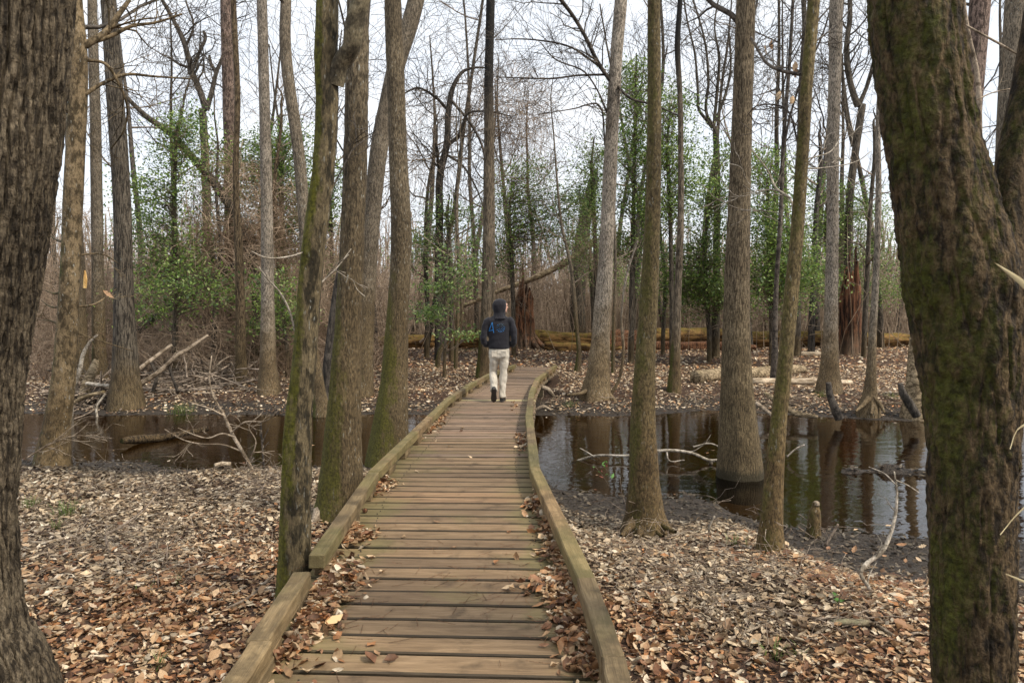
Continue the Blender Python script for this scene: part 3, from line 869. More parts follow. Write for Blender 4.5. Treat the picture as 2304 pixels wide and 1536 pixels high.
for p, w in (([(1375, 185, 9), (1345, 140, 9), (1318, 85, 9), (1285, 30, 9), (1262, 0, 9), (1225, -60, 8)], 6), ([(1368, 168, 5), (1300, 170, 4.5), (1240, 177, 4), (1180, 176, 3), (1120, 174, 2)], 6), ([(1372, 175, 6), (1420, 222, 6), (1470, 236, 5), (1530, 262, 3)], 4), ([(1366, 255, 5), (1345, 205, 4), (1318, 165, 3.5), (1245, 130, 3), (1215, 95, 2)], 5), ([(1362, 160, 5), (1280, 105, 4), (1220, 92, 3.5), (1160, 88, 3), (1115, 90, 2)], 6), ([(1362, 330, 4), (1345, 235, 4), (1290, 245, 3), (1210, 258, 2)], 5)):
    limb(e, base, p, D, D - .8, M['darktwig'], 6, twigs=w * 3, twl=1.3, kids=(3, 3))
e, base, D = T['center_r'] = tree('rooted_tree', 'speckled brown trunk with pale knuckled roots right of the boardwalk', [(1457, 1200, 124), (1455, 1155, 90), (1452, 1080, 70), (1449, 960, 57), (1452, 820, 48), (1459, 680, 42), (1466, 500, 35), (1468, 250, 31), (1465, 0, 28)], M['olive'], H=12, sides=56, step=.03, seed=20, lobes=5, lobe_amp=.2, lobe_h=.16, crown=5)
for p in ([(1430, 1165, 26), (1412, 1190, 18), (1398, 1206, 9)], [(1445, 1175, 24), (1440, 1196, 16), (1436, 1214, 8)], [(1480, 1165, 24), (1500, 1186, 15), (1520, 1196, 8)], [(1465, 1175, 20), (1478, 1196, 12), (1492, 1206, 6)]):
    limb(e, base, p, D - .06, D - .32, M['olive'], 10, 'root')
T['thin_r'] = tree('bare_tree', 'wavy thin dark-topped trunk standing on the far bank', [(1518, 880, 36), (1520, 820, 24), (1523, 700, 18), (1529, 500, 15), (1528, 350, 12), (1524, 200, 12), (1518, 110, 13), (1523, 0, 11)], M['black_top'], H=15, seed=21, lobes=4, crown=6)
T['water_big'] = tree('furrowed_tree', 'stout furrowed trunk with black wet foot standing in the creek', [(1669, 1075, 112), (1667, 1010, 96), (1663, 940, 84), (1660, 850, 71), (1658, 700, 60), (1659, 500, 52), (1664, 250, 46), (1668, 0, 43)], M['brown_wet'], D=9.25, H=16, sides=60, step=.05, seed=22, lobes=4, lobe_amp=.05, crown=6, ridge=fine_furrow)
e, base, D = T['lean_r'] = tree('leaning_tree', 'slim mossy brown trunk leaning right before the creek', [(1742, 1242, 70), (1743, 1180, 54), (1748, 1060, 43), (1756, 940, 37), (1768, 820, 35), (1778, 680, 34), (1791, 500, 30), (1800, 330, 28), (1805, 200, 28), (1818, 0, 27)], M['olive'], H=11, sides=48, step=.03, seed=23, lobes=4, lobe_amp=.12, lobe_h=.2, crown=6)
for p, mt, tw in (([(1800, 168, 9), (1760, 160, 8), (1728, 145, 7), (1705, 112, 6), (1690, 84, 5)], M['darktwig'], 3), ([(1786, 560, 5), (1786, 490, 5), (1776, 445, 5), (1748, 425, 4.5), (1728, 385, 4), (1690, 335, 3)], M['palewig'], 5), ([(1776, 445, 4), (1745, 428, 3.5), (1720, 428, 3), (1690, 432, 2)], M['palewig'], 3), ([(1788, 430, 4), (1800, 370, 3.5), (1870, 340, 3), (1890, 312, 2)], M['palewig'], 4),
                  ([(1802, 380, 4), (1850, 378, 3), (1930, 362, 2.5), (1960, 340, 1.5)], M['palewig'], 4), ([(1812, 120, 5), (1840, 90, 4), (1880, 60, 3), (1920, 10, 2)], M['darktwig'], 5), ([(1798, 330, 4), (1760, 240, 4), (1700, 240, 3), (1680, 262, 2)], M['darktwig'], 5)):
    limb(e, base, p, D, D + .35, mt, 7, twigs=tw, twl=.45, kids=(3,))
T['right_pale'] = tree('bare_tree', 'straight pale trunk with flared foot in front of the rotten red snag', [(1868, 884, 66), (1868, 830, 44), (1869, 740, 33), (1869, 550, 28), (1867, 300, 28), (1868, 100, 30), (1868, 0, 32)], M['grey_pale'], H=18, seed=24, lobes=5, lobe_amp=.12, crown=8)
e, base, D = T['right_root'] = tree('rooted_tree', 'slender trunk on forked stilt roots at the far water edge', [(1958, 922, 58), (1960, 895, 36), (1962, 850, 25), (1964, 760, 19), (1969, 600, 15), (1970, 420, 14), (1966, 280, 12), (1972, 120, 9)], M['grey_pale'], D=14.4, H=13, seed=25, lobes=4, lobe_amp=.3, lobe_h=.25, crown=7)
for p in ([(1955, 895, 14), (1940, 912, 9), (1925, 925, 5)], [(1966, 895, 14), (1982, 912, 9), (1990, 928, 5)], [(1960, 900, 12), (1962, 918, 8), (1960, 932, 5)]):
    limb(e, base, p, D - .1, D - .3, M['grey_pale'], 7, 'root')
T['behind_r'] = tree('split_tree', 'ochre-tinged split trunk half hidden by the big right tree', [(2064, 925, 64), (2062, 870, 44), (2058, 800, 28), (2066, 700, 24), (2085, 500, 22), (2100, 250, 20)], M['oldlog'], D=14.2, H=12, seed=26, lobes=3, lobe_amp=.3, crown=6)
T['right_pine'] = tree('rough_bark_tree', 'stout rough pinkish trunk behind the big mossy right tree', [(2150, 860, 60), (2160, 500, 54), (2172, 250, 50), (2186, 0, 48)], M['pine'], D=15.5, H=18, seed=27, crown=9, lobes=0)
T['right_edge'] = tree('bare_tree', 'grey-green lichened trunk nearest the upper right corner', [(2246, 900, 74), (2250, 500, 56), (2256, 250, 52), (2264, 0, 49)], M['grey'], D=12.2, H=16, seed=28, crown=9)
e, base, D = T['right_white'] = tree('pale_sapling', 'thin whitish crooked stem between big right tree and rough pinkish trunk', [(2195, 900, 20), (2195, 500, 15), (2192, 300, 13), (2182, 160, 12), (2162, 80, 11), (2148, 0, 10)], M['palewood'], D=8.5, H=8, seed=29, lobes=0, crown=4, crown_L=1.2)
limb(e, base, [(2150, 45, 5), (2200, 72, 5), (2260, 105, 5), (2310, 135, 4), (2380, 170, 3)], D - .1, D - .5, M['palewood'], 7, twigs=5, twl=.6)
limb(e, base, [(2188, 230, 4), (2230, 210, 3), (2300, 195, 2)], D - .1, D, M['palewood'], 6, twigs=4, twl=.6)

e, base, D = T['fork_r'] = tree('forked_tree', 'bent grey tree forking high beside the big right tree', [(1908, 800, 24), (1906, 600, 20), (1908, 420, 18), (1918, 330, 18), (1930, 235, 17)], M['greydark'], D=29.5, seed=30, crown=0, top_cut=True, lobes=0)
for p in ([(1930, 240, 15), (1918, 205, 14), (1908, 160, 13), (1905, 100, 12), (1912, 40, 11), (1910, -40, 9)], [(1931, 240, 11), (1950, 195, 9), (1965, 140, 8), (1970, 40, 6)], [(1918, 330, 8), (1902, 250, 6), (1895, 150, 5), (1880, 40, 4)]):
    limb(e, base, p, D, D, M['greydark'], 7, twigs=9, twl=2.2, kids=(3, 3))
T['far_r'] = tree('bare_tree', 'distant straight trunk half hidden by the slim leaning brown trunk', [(1792, 800, 22), (1792, 500, 19), (1794, 300, 17), (1796, 150, 15)], M['greydark'], D=27, H=17, seed=31, lobes=0, crown=10, crown_start=8)
e, base, D = T['fork_m'] = tree('forked_tree', 'slim bare tree spreading thin arms left of the stout furrowed trunk', [(1610, 770, 20), (1610, 500, 16), (1607, 330, 14), (1604, 285, 13)], M['greydark'], D=26, seed=32, crown=0, top_cut=True, lobes=0)
for p in ([(1604, 288, 9), (1590, 270, 8), (1574, 250, 7), (1570, 200, 6), (1563, 120, 5), (1545, 40, 4), (1535, -30, 3)], [(1605, 285, 9), (1592, 262, 7), (1594, 180, 6), (1585, 90, 5), (1560, 0, 4)], [(1606, 285, 8), (1614, 200, 7), (1618, 130, 6), (1608, 60, 4), (1620, -20, 3)], [(1606, 280, 7), (1630, 220, 6), (1642, 170, 5), (1640, 60, 4)]):
    limb(e, base, p, D, D, M['greydark'], 6, twigs=12, twl=2.3, kids=(3, 3))
e, base, D = T['sap_r'] = tree('bare_sapling', 'thin dark sapling between furrowed trunk and leaning brown trunk', [(1744, 840, 20), (1744, 760, 13), (1745, 650, 11), (1752, 500, 10), (1757, 300, 9), (1766, 150, 8), (1772, 0, 7)], M['darktwig'], D=19.5, H=13, seed=33, lobes=0, crown=12, crown_start=6.5, crown_L=2.2)
limb(e, base, [(1752, 420, 6), (1778, 260, 5), (1800, 190, 5), (1850, 80, 4), (1880, -20, 3)], D, D - .5, M['darktwig'], 6, twigs=8, twl=1.4, kids=(3, 2))
e, base, D = T['vined'] = tree('vine_draped_tree', 'dark crooked tree with arching vine-hung top left of centre', [(988, 790, 22), (988, 600, 19), (990, 480, 17), (992, 390, 16), (1006, 330, 15), (1012, 240, 14), (1024, 190, 10), (1045, 160, 7), (1075, 152, 5), (1100, 154, 3)], M['dark'], D=25, seed=34, lobes=0, crown=0, top_cut=True)
for p in ([(1008, 325, 9), (1030, 308, 9), (1042, 280, 8), (1050, 258, 6), (1090, 250, 4), (1150, 262, 3)], [(990, 395, 8), (986, 370, 7), (983, 330, 6)], [(1010, 250, 7), (975, 215, 6), (940, 198, 5), (910, 210, 4)], [(1015, 225, 6), (1060, 280, 6), (1085, 330, 5), (1095, 390, 4)], [(1000, 345, 6), (1040, 372, 5), (1070, 420, 4), (1090, 470, 3)]):
    limb(e, base, p, D, D - 1, M['dark'], 6, twigs=10, twl=1.6, kids=(3, 2))
T['snag'] = tree('dead_tree', 'leaning ragged grey dead trunk against the sky, centre right', [(1300, 640, 34), (1308, 540, 32), (1322, 460, 28), (1334, 405, 20), (1340, 380, 8)], M['greydark'], D=34, seed=35, crown=0, top_cut=True, lobes=0)
e, base, D = T['diag'] = tree('leaning_dead_tree', 'dead trunk slanting steeply left above the vine mound', [(520, 460, 22), (470, 390, 19), (432, 345, 17), (396, 302, 15), (340, 262, 12), (300, 222, 10), (278, 190, 6)], M['greydark'], D=22, seed=36, crown=0, top_cut=True, lobes=0, sink=5.2)
limb(e, base, [(396, 302, 6), (410, 250, 5), (418, 205, 4), (440, 150, 2)], D, D, M['greydark'], 6, twigs=6, twl=1.4, kids=(3, 2))
T['v_a'] = tree('bare_tree', 'slender dark trunk rising from the thicket at the left of the boardwalk', [(735, 900, 34), (745, 760, 22), (770, 600, 18), (800, 480, 16)], M['dark'], D=16, H=14, seed=37, lobes=0, crown=8)
for k, (lab, pts, D, mt) in enumerate([
        ('curved grey sapling on the far bank right of the boardwalk end', [(1299, 838, 15), (1303, 800, 11), (1298, 740, 9), (1294, 690, 9), (1284, 600, 8), (1262, 500, 6)], 21.5, 'grey'),
        ('crooked sapling bending over the fallen log left of the walker', [(985, 815, 12), (990, 790, 10), (1005, 765, 9), (1030, 740, 7), (1036, 640, 6), (1030, 500, 5)], 22.5, 'grey'),
        ('thin upright sapling close left of the walking person', [(1025, 832, 10), (1029, 740, 8), (1032, 600, 7), (1028, 460, 6), (1040, 330, 4)], 22, 'grey'),
        ('twin-stemmed thin sapling beside the pale rooted trunk', [(1380, 840, 9), (1381, 740, 8), (1384, 600, 7), (1380, 470, 5)], 21, 'grey'),
        ('slim grey stem with green leaves left of the rotten stump', [(960, 790, 12), (962, 700, 11), (958, 560, 9), (965, 420, 7), (985, 300, 5)], 26, 'greydark'),
        ('thin leaning stem just right of the speckled brown trunk', [(1492, 760, 10), (1496, 640, 9), (1480, 480, 8), (1486, 330, 6)], 27, 'greydark'),
        ('slim dark pole right of the straight pale trunk', [(1826, 760, 16), (1828, 640, 14), (1832, 480, 12), (1838, 320, 9)], 28, 'dark'),
        ('slim trunk between rotten red snag and stilt-rooted trunk', [(1945, 790, 13), (1948, 640, 12), (1952, 480, 10), (1958, 300, 8)], 26, 'greydark'),
        ('brown stem rising beside the speckled grey trunk, left bank', [(630, 830, 15), (630, 700, 13), (628, 560, 11), (622, 420, 9), (640, 250, 6)], 22, 'brown'),
        ('thin brown stem under the vine mound on the left bank', [(480, 800, 14), (486, 680, 11), (500, 560, 9), (492, 440, 7)], 21.5, 'darktwig')]):
    tree('bare_sapling', lab, pts, M[mt], D=D, H=9, seed=50 + k, sides=12, lobes=0, crown=12, crown_start=2.4, crown_L=1.5, crown_mat=M['twig'], kids=(3, 3))

# distant trees that rise behind the thicket, no two alike in shape but alike in look
FAR = [(330, 30, 17), (395, 38, 15), (560, 34, 16), (640, 31, 14), (700, 40, 18), (770, 33, 15), (845, 30, 14), (925, 36, 18), (955, 28, 12), (1045, 42, 16), (1075, 33, 12), (1150, 46, 16), (1215, 50, 14), (1395, 44, 14), (1420, 31, 13),
       (1440, 38, 17), (1500, 33, 12), (1560, 44, 16), (1690, 30, 15), (1720, 36, 18), (1780, 42, 14), (1840, 33, 16), (1890, 40, 18), (1985, 31, 16), (2015, 37, 14), (2100, 33, 18), (2215, 30, 16), (2290, 34, 16), (120, 30, 16), (60, 36, 18)]
rngf = np.random.default_rng(77)
ANCH = [(-60, 'huge left trunk'), (169, 'lichen-mottled tree'), (226, 'grey mottled trunk'), (280, 'dark flared trunk'), (523, 'rough reddish-brown trunk'), (603, 'speckled grey trunk'), (686, 'S-bent trunk'), (715, 'mossy tree'), (795, 'wide speckled trunk'), (904, 'tall mossy-footed trunk'), (1098, 'black-topped trunk'), (1367, 'pale rooted trunk'),
        (1466, 'speckled brown trunk'), (1529, 'wavy thin trunk'), (1659, 'stout furrowed trunk'), (1791, 'leaning brown trunk'), (1869, 'straight pale trunk'), (1970, 'stilt-rooted trunk'), (2125, 'big mossy right tree'), (2400, 'right frame edge')]
def far_label(px):
    k = max(j for j in range(len(ANCH)) if ANCH[j][0] <= px)
    gap = sorted(q[0] for q in FAR if ANCH[k][0] <= q[0] < ANCH[k + 1][0])
    o = '' if len(gap) == 1 else ['first', 'second', 'third', 'fourth', 'fifth', 'sixth'][gap.index(px)] + ' '
    return o + 'far bare tree from left between ' * bool(o) + 'far bare tree between ' * (not o) + ANCH[k][1] + ' and ' + ANCH[k + 1][1]
for k, (px, D, w) in enumerate(FAR):
    zb = float(ground((px - CX) / FPX * D, D))
    b = np.array([(px - CX) / FPX * D, D, zb])
    Ht = rngf.uniform(15, 21)
    P, _ = wander(rngf, b - np.array([0, 0, .3]), (rngf.normal(0, .06), rngf.normal(0, .05), 1), Ht, 8, .06, .03)
    r = np.linspace(w * D / FPX / 2, .03, 8)
    e = thing('distant_tree', far_label(px), 'tree', b, 'bare trees far behind the thicket')
    obj('trunk', trunk_mesh('trunk', P, r, M['greydark'] if k % 3 else M['dark'], 8, .5, rough=.05, seed=k, origin=b), e)
    bare_crown(e, b, P, r, rngf, rngf.uniform(4.5, 8), 9, 4.2, M['darktwig'] if k % 2 else M['twig'], (5, 3), r0=.06, up=.09)

# ------------------------------------------------------------------ leaves
LEAF8 = np.array([(0, 0), (.28, .2), (.64, .25), (1, 0), (.64, -.25), (.28, -.2), (.32, 0), (.66, 0)])
LF_T = np.array([(0, 6, 1), (7, 3, 2), (0, 5, 6), (7, 4, 3)])
LF_Q = np.array([(6, 7, 2, 1), (5, 4, 7, 6)])
LEAF4 = np.array([(0, 0), (.5, .26), (1, 0), (.5, -.26)])

def leaf_cloud(rng, pos, length, yaw, pitch, roll, wide, curl, cols, fine=True):
    """one small bent leaf per position; returns verts, faces, per-vertex colour"""
    n = len(pos)
    tmpl = LEAF8 if fine else LEAF4
    k = len(tmpl)
    x = np.broadcast_to(tmpl[:, 0] - .5, (n, k)) * length[:, None]
    y = np.broadcast_to(tmpl[:, 1], (n, k)) * length[:, None] * wide[:, None]
    if fine:
        y = y * (1 + .5 * rng.uniform(-1, 1, (n, k)))
        x = x + .07 * rng.uniform(-1, 1, (n, k)) * length[:, None]
    z = curl[:, None] * ((np.abs(y) * 1.3) + (x * x) / length[:, None] * 1.2) + (rng.normal(0, .05, (n, k)) * length[:, None])
    cp, sp, cr, sr, cy, sy = np.cos(pitch), np.sin(pitch), np.cos(roll), np.sin(roll), np.cos(yaw), np.sin(yaw)
    y2, z2 = y * cr[:, None] - z * sr[:, None], y * sr[:, None] + z * cr[:, None]
    x3, z3 = x * cp[:, None] - z2 * sp[:, None], x * sp[:, None] + z2 * cp[:, None]
    X = x3 * cy[:, None] - y2 * sy[:, None]
    Y = x3 * sy[:, None] + y2 * cy[:, None]
    V = np.stack([X, Y, z3], -1) + pos[:, None, :]
    off = (np.arange(n) * k)[:, None, None]
    if fine:
        F = [(LF_T[None] + off).reshape(-1, 3), (LF_Q[None] + off).reshape(-1, 4)]
    else:
        F = [(np.array([(0, 1, 2), (0, 2, 3)])[None] + off).reshape(-1, 3)]
    C = np.repeat(cols, k, axis=0)
    return V.reshape(-1, 3), F, C

GREENS = np.array([(.065, .115, .026), (.11, .18, .036), (.15, .23, .046), (.05, .09, .03), (.19, .26, .06), (.10, .15, .05), (.26, .31, .11)])

def evergreen(label, boxes, D, n, trunk_pts=None, name='holly_tree', leaf=.105, depth=1.2, seed=1, blue=0.0, clump=.36, group=None, cat='tree'):
    """boxes: photograph ellipses (cx, cy, rx, ry, weight) filled with sprays of leaves"""
    rng = np.random.default_rng(seed)
    n = int(n * 1.9)
    if trunk_pts is None:
        b = boxes[0]
        zb = (at(b[0], 780, D))
        trunk_pts = [(b[0] + 6, 790, 11), (b[0], b[1] + b[3], 9), (b[0] - 4, b[1], 7), (b[0] + 2, b[1] - b[3] * .9, 3)]
    P = np.array([at(p[0], p[1], D) for p in trunk_pts])
    r = np.array([p[2] * D / FPX / 2 for p in trunk_pts])
    base = P[0].copy()
    base[2] = float(ground(base[0], base[1]))
    P = np.vstack([[P[0, 0], P[0, 1], base[2] - .2], P]) if P[0, 2] > base[2] - .19 else P
    r = np.concatenate([r[:1], r]) if len(P) > len(r) else r
    e = thing(name, label, cat, base, group)
    obj('trunk', trunk_mesh('trunk', P, r, M['greydark'], 9, .25, rough=.05, seed=seed, origin=base), e)
    Q, rq, _ = resample(P, r, 50)
    tb = Tubes()
    allp, wts = [], np.array([b[4] for b in boxes], float)
    wts /= wts.sum()
    for b, w in zip(boxes, wts):
        m = max(3, int(n * w / 34))
        k = 0
        while k < m:
            u = rng.normal(0, .48, 2)
            if np.hypot(*u) > 1.15: continue
            k += 1
            c = at(b[0] + u[0] * b[2] * 1.4, b[1] + u[1] * b[3] * 1.05, D + rng.normal(0, depth * .5))
            j = int(np.argmin(np.linalg.norm(Q - (c - np.array([0, 0, .5])), axis=1)))
            tw = np.array([Q[j], (Q[j] + c) / 2 + rng.normal(0, .08, 3) + np.array([0, 0, .06]), c + rng.normal(0, .05, 3)])
            tb.add(resample(tw, [1, 1, 1], 4)[0], np.linspace(.012, .004, 4))
            sp = rng.normal(0, 1, (34, 3)) * np.array([clump, clump, clump * .42])
            sp[:, 2] -= .25 * np.hypot(sp[:, 0], sp[:, 1]) ** 1.5
            allp.append(c + sp)
    pos = np.concatenate(allp)
    m = len(pos)
    cols = GREENS[rng.integers(0, len(GREENS), m)] * rng.uniform(.75, 1.25, (m, 1))
    if blue: cols = cols * np.array([1 + .25 * blue, 1 + .2 * blue, 1 + 1.2 * blue])
    cols = cols * 1.5
    V, F, C = leaf_cloud(rng, pos, leaf * rng.uniform(.6, 1.25, m), rng.uniform(0, 6.28, m), rng.normal(-.25, .5, m), rng.normal(0, .5, m), rng.uniform(.8, 1.15, m), rng.uniform(-.3, .3, m), cols, False)
    obj('crown', mesh_from('crown', V - base, F, M['green'], col=C, smooth=False), e)
    obj('branches', tb.mesh('branches', M['twig'], 3, base), e)['kind'] = 'stuff'
    return e

evergreen('loose dark holly at the left reaching above the vine mound', [(375, 560, 70, 110, 4), (350, 420, 60, 60, 2), (405, 330, 45, 55, 2), (420, 270, 25, 40, 1), (330, 500, 40, 40, 1)], 21, 5200, [(393, 795, 15), (394, 650, 12), (392, 480, 10), (396, 330, 7), (408, 240, 3)], seed=1)
evergreen('dense green holly behind the speckled grey trunk', [(560, 380, 85, 75, 5), (640, 400, 80, 90, 5), (560, 500, 80, 60, 3), (640, 310, 45, 45, 2), (660, 520, 60, 50, 2)], 24, 8800, [(650, 790, 16), (640, 600, 13), (632, 420, 10), (628, 260, 4)], seed=2)
evergreen('holly with green sprays above the mossy tree and bent trunk', [(745, 420, 45, 90, 2), (700, 480, 40, 60, 1.5), (710, 600, 40, 50, 1)], 25, 3000, seed=3)
evergreen('low holly sprays over the left bank beside the vine mound', [(380, 640, 80, 60, 3), (460, 650, 70, 45, 2), (340, 690, 50, 40, 1)], 19, 1300, [(392, 800, 9), (394, 700, 7), (400, 640, 4)], seed=4)
evergreen('tangled leafy vine tree right behind the walking person', [(1150, 480, 48, 70, 3), (1190, 400, 55, 60, 2), (1240, 500, 50, 60, 2), (1130, 570, 45, 40, 1.5), (1265, 450, 35, 40, 1)], 26, 4600, seed=5)
evergreen('tall narrow holly rising between pale rooted trunk and speckled brown trunk', [(1425, 220, 32, 75, 3), (1420, 330, 42, 60, 3), (1420, 440, 45, 60, 3), (1400, 540, 45, 45, 2), (1432, 150, 16, 30, 1)], 24, 5600, [(1420, 780, 14), (1424, 560, 11), (1428, 330, 8), (1432, 120, 3)], seed=6)
evergreen('dark holly leaning behind the wavy thin trunk', [(1505, 330, 38, 80, 3), (1500, 450, 45, 60, 2), (1515, 230, 24, 40, 1), (1545, 400, 30, 60, 1.5)], 23, 4200, seed=7)
evergreen('broad bright holly left of the stout furrowed trunk', [(1590, 560, 60, 80, 4), (1610, 440, 45, 70, 3), (1560, 640, 70, 50, 3), (1625, 340, 25, 45, 1), (1520, 600, 60, 70, 3), (1620, 660, 90, 50, 3)], 25, 9500, seed=8)
evergreen('large bright holly between furrowed trunk and leaning brown trunk', [(1730, 470, 50, 90, 4), (1760, 560, 60, 80, 4), (1715, 370, 30, 50, 1.5), (1720, 630, 70, 60, 3), (1790, 620, 60, 60, 2.5)], 23, 8800, seed=9)
evergreen('spreading holly behind the rotten red snag', [(1860, 500, 60, 60, 3), (1930, 470, 70, 60, 4), (1960, 560, 60, 60, 3), (1985, 640, 55, 50, 2), (1850, 410, 40, 40, 1.5), (1890, 620, 70, 50, 2)], 30, 7600, seed=10)
evergreen('small bluish holly sapling left of the walking person', [(985, 640, 55, 50, 3), (1040, 580, 45, 60, 2), (960, 700, 45, 25, 2), (1035, 748, 30, 8, .8)], 19.5, 1500, [(1000, 815, 8), (1004, 730, 6), (1000, 640, 5), (1010, 540, 3)], seed=11, blue=.2, clump=.2)
evergreen('sparse leafy sapling against the sky left of centre', [(1010, 480, 50, 45, 2), (960, 530, 45, 30, 1.5), (930, 560, 30, 30, 1)], 25, 1900, seed=12, blue=.3)
evergreen('small dark holly behind the pale rooted trunk', [(1335, 370, 28, 70, 2), (1330, 480, 26, 50, 1.5), (1300, 440, 20, 40, 1)], 28, 2600, seed=13)
evergreen('wispy green sapling beyond the fallen log at centre right', [(1330, 580, 50, 40, 2), (1280, 540, 40, 40, 1), (1390, 620, 45, 40, 1.5)], 30, 2200, seed=14)
evergreen('thin leafy sapling at the foot of the leafy mound', [(640, 700, 35, 35, 2), (610, 640, 35, 40, 2), (600, 730, 30, 20, 1)], 20, 1500, seed=15)

# ------------------------------------------------------------------ thickets (stuff)
def thicket(name, label, n, xr_, yr_, hr, rad, seed, mat, nseg=6, S=3, bend=.12, twigs=3, twl=.7, dens=None, hang=0.0):
    rng = np.random.default_rng(seed)
    y = rng.uniform(yr_[0] ** 2, yr_[1] ** 2, n * 3) ** .5
    x = rng.uniform(xr_[0], xr_[1], n * 3) * y / yr_[1] if xr_[0] < -20 else rng.uniform(xr_[0], xr_[1], n * 3)
    if dens is not None:
        keep = rng.random(n * 3) < dens(x, y)
        x, y = x[keep], y[keep]
    x, y = x[:n], y[:n]
    n = len(x)
    z = ground(x, y) - .05
    h = rng.uniform(hr[0], hr[1], n) ** 1.0
    t = np.linspace(0, 1, nseg)[None, :]
    lx, ly = rng.normal(0, bend, n), rng.normal(0, bend, n)
    cx_, cy_ = rng.normal(0, bend, n), rng.normal(0, bend, n)
    P = np.stack([x[:, None] + h[:, None] * (lx[:, None] * t + cx_[:, None] * t ** 2), y[:, None] + h[:, None] * (ly[:, None] * t + cy_[:, None] * t ** 2), z[:, None] + h[:, None] * (t - hang * t ** 3)], -1)
    P[:, 1:] += rng.normal(0, .02, P[:, 1:].shape) * h[:, None, None]
    r = rng.uniform(rad[0], rad[1], n)[:, None] * np.linspace(1, .35, nseg)[None, :] * (y / yr_[0])[:, None] ** .5
    tb = Tubes()
    tb.addmany(P, r)
    if twigs:
        m = n * twigs
        i = rng.integers(0, n, m)
        k = rng.integers(1, nseg, m)
        p0 = P[i, k]
        d = rng.normal(0, 1, (m, 3))
        d[:, 2] = np.abs(d[:, 2]) * .6 + rng.normal(0, .3, m)
        d /= np.linalg.norm(d, axis=1, keepdims=True)
        L = twl * rng.uniform(.4, 1.3, m)
        tt = np.linspace(0, 1, 3)
        Q = p0[:, None, :] + d[:, None, :] * (L[:, None] * tt)[:, :, None]
        Q[:, 1:] += rng.normal(0, .09, (m, 2, 3)) * L[:, None, None]
        rq = (r[i, k] * .6)[:, None] * np.array([1, .8, .4])[None]
        tb.addmany(Q, rq)
    o = obj(name, tb.mesh(name, mat, S))
    return tag(o, label, 'undergrowth', kind='stuff')

def dens_left(x, y):
    return np.where(x < -1.5, 1.0, np.where(x > 3, .45, .55))
thicket('far_woods', 'far grey-brown wood closing the view behind everything', 2100, (-95, 95), (62, 115), (4, 11), (.09, .2), 31, M['far'], 4, 3, .06, 3, 3.2)
thicket('far_thicket', 'brown bare thicket behind the long fallen log', 2900, (-45, 45), (34, 62), (2, 7), (.018, .05), 32, M['brush'], 5, 3, .12, 3, 2.0)
thicket('brush_thicket', 'dense brown brush and thin stems on the far bank', 2300, (-26, 26), (23.5, 34), (1.6, 5.2), (.008, .02), 33, M['brush'], 4, 3, .2, 4, 1.0, dens=lambda x, y: np.where(x / y < -.21, 1.0, np.where(y > 32.6, .8, .04)))
thicket('low_brush', 'low brown tangle of twigs along the left far bank', 1250, (-14, -4.0), (18.5, 25), (.4, 2.6), (.006, .014), 34, M['vine'], 5, 3, .35, 4, .6, hang=.4)
thicket('cane_stems', 'thin tan stems standing behind the fallen log on the right', 1300, (-22, 22), (33.5, 42), (1.5, 4.2), (.008, .018), 35, M['brush'], 4, 3, .08, 3, .8, dens=lambda x, y: np.where(x > -3, 1.0, .2))

def vine_mound(name, label, blobs, D, n, seed, mat):
    """arching vines draped over a mound; blobs are photograph ellipses (cx, cy, rx, ry, weight)"""
    rng = np.random.default_rng(seed)
    tb = Tubes()
    w = np.array([b[4] for b in blobs], float)
    w /= w.sum()
    t = np.linspace(0, 1, 6)
    Ps, rs = [], []
    for b, ww in zip(blobs, w):
        m = int(n * ww)
        for k in range(m):
            a = rng.uniform(0, 2 * math.pi)
            q = rng.random() ** .4
            c = at(b[0] + b[2] * q * math.cos(a), b[1] + b[3] * q * math.sin(a), D + rng.normal(0, 1.0))
            d = rng.normal(0, 1, 3)
            d[2] = rng.normal(-.5, .8)
            d /= np.linalg.norm(d)
            L = rng.uniform(.7, 2.6)
            P = c + d * (t[:, None] - .5) * L
            P[:, 2] -= (t - .3) ** 2 * L * rng.uniform(.1, .9)
            P += np.cumsum(rng.normal(0, .045, (6, 3)), axis=0)
            Ps.append(P)
            rs.append(np.linspace(1, .5, 6) * rng.uniform(.004, .010))
    Ps = np.array(Ps)
    Ps[..., 2] = np.maximum(Ps[..., 2], ground(Ps[..., 0], Ps[..., 1]) + .02)
    tb.addmany(Ps, np.array(rs))
    o = obj(name, tb.mesh(name, mat, 3))
    return tag(o, label, 'vines', kind='stuff')
vine_mound('vine_tangle', 'brown vine mound draped over the left thicket', [(520, 480, 110, 130, 5), (560, 620, 130, 130, 5), (440, 600, 110, 140, 4), (640, 560, 90, 150, 3), (350, 680, 90, 100, 2), (150, 620, 80, 180, 3), (760, 640, 70, 120, 2), (700, 720, 120, 80, 2)], 22.5, 3800, 41, M['vine'])
vine_mound('hanging_vines', 'thin hanging vines around the dark crooked tree at centre', [(1150, 230, 90, 90, 3), (1180, 350, 70, 120, 3), (1130, 470, 90, 90, 2), (960, 300, 90, 90, 1.5), (900, 420, 70, 90, 1.5), (1290, 540, 80, 70, 1.5), (1090, 620, 120, 80, 2)], 27, 1700, 42, M['vine'])

vine_mound('brush_tangle', 'tangled tan brush behind the long log at right', [(1400, 650, 190, 70, 3), (1700, 640, 230, 80, 4), (1960, 640, 120, 90, 2), (1100, 660, 160, 70, 2), (1300, 560, 150, 80, 1.5), (850, 600, 160, 100, 2)], 35, 2500, 44, M['brush'])
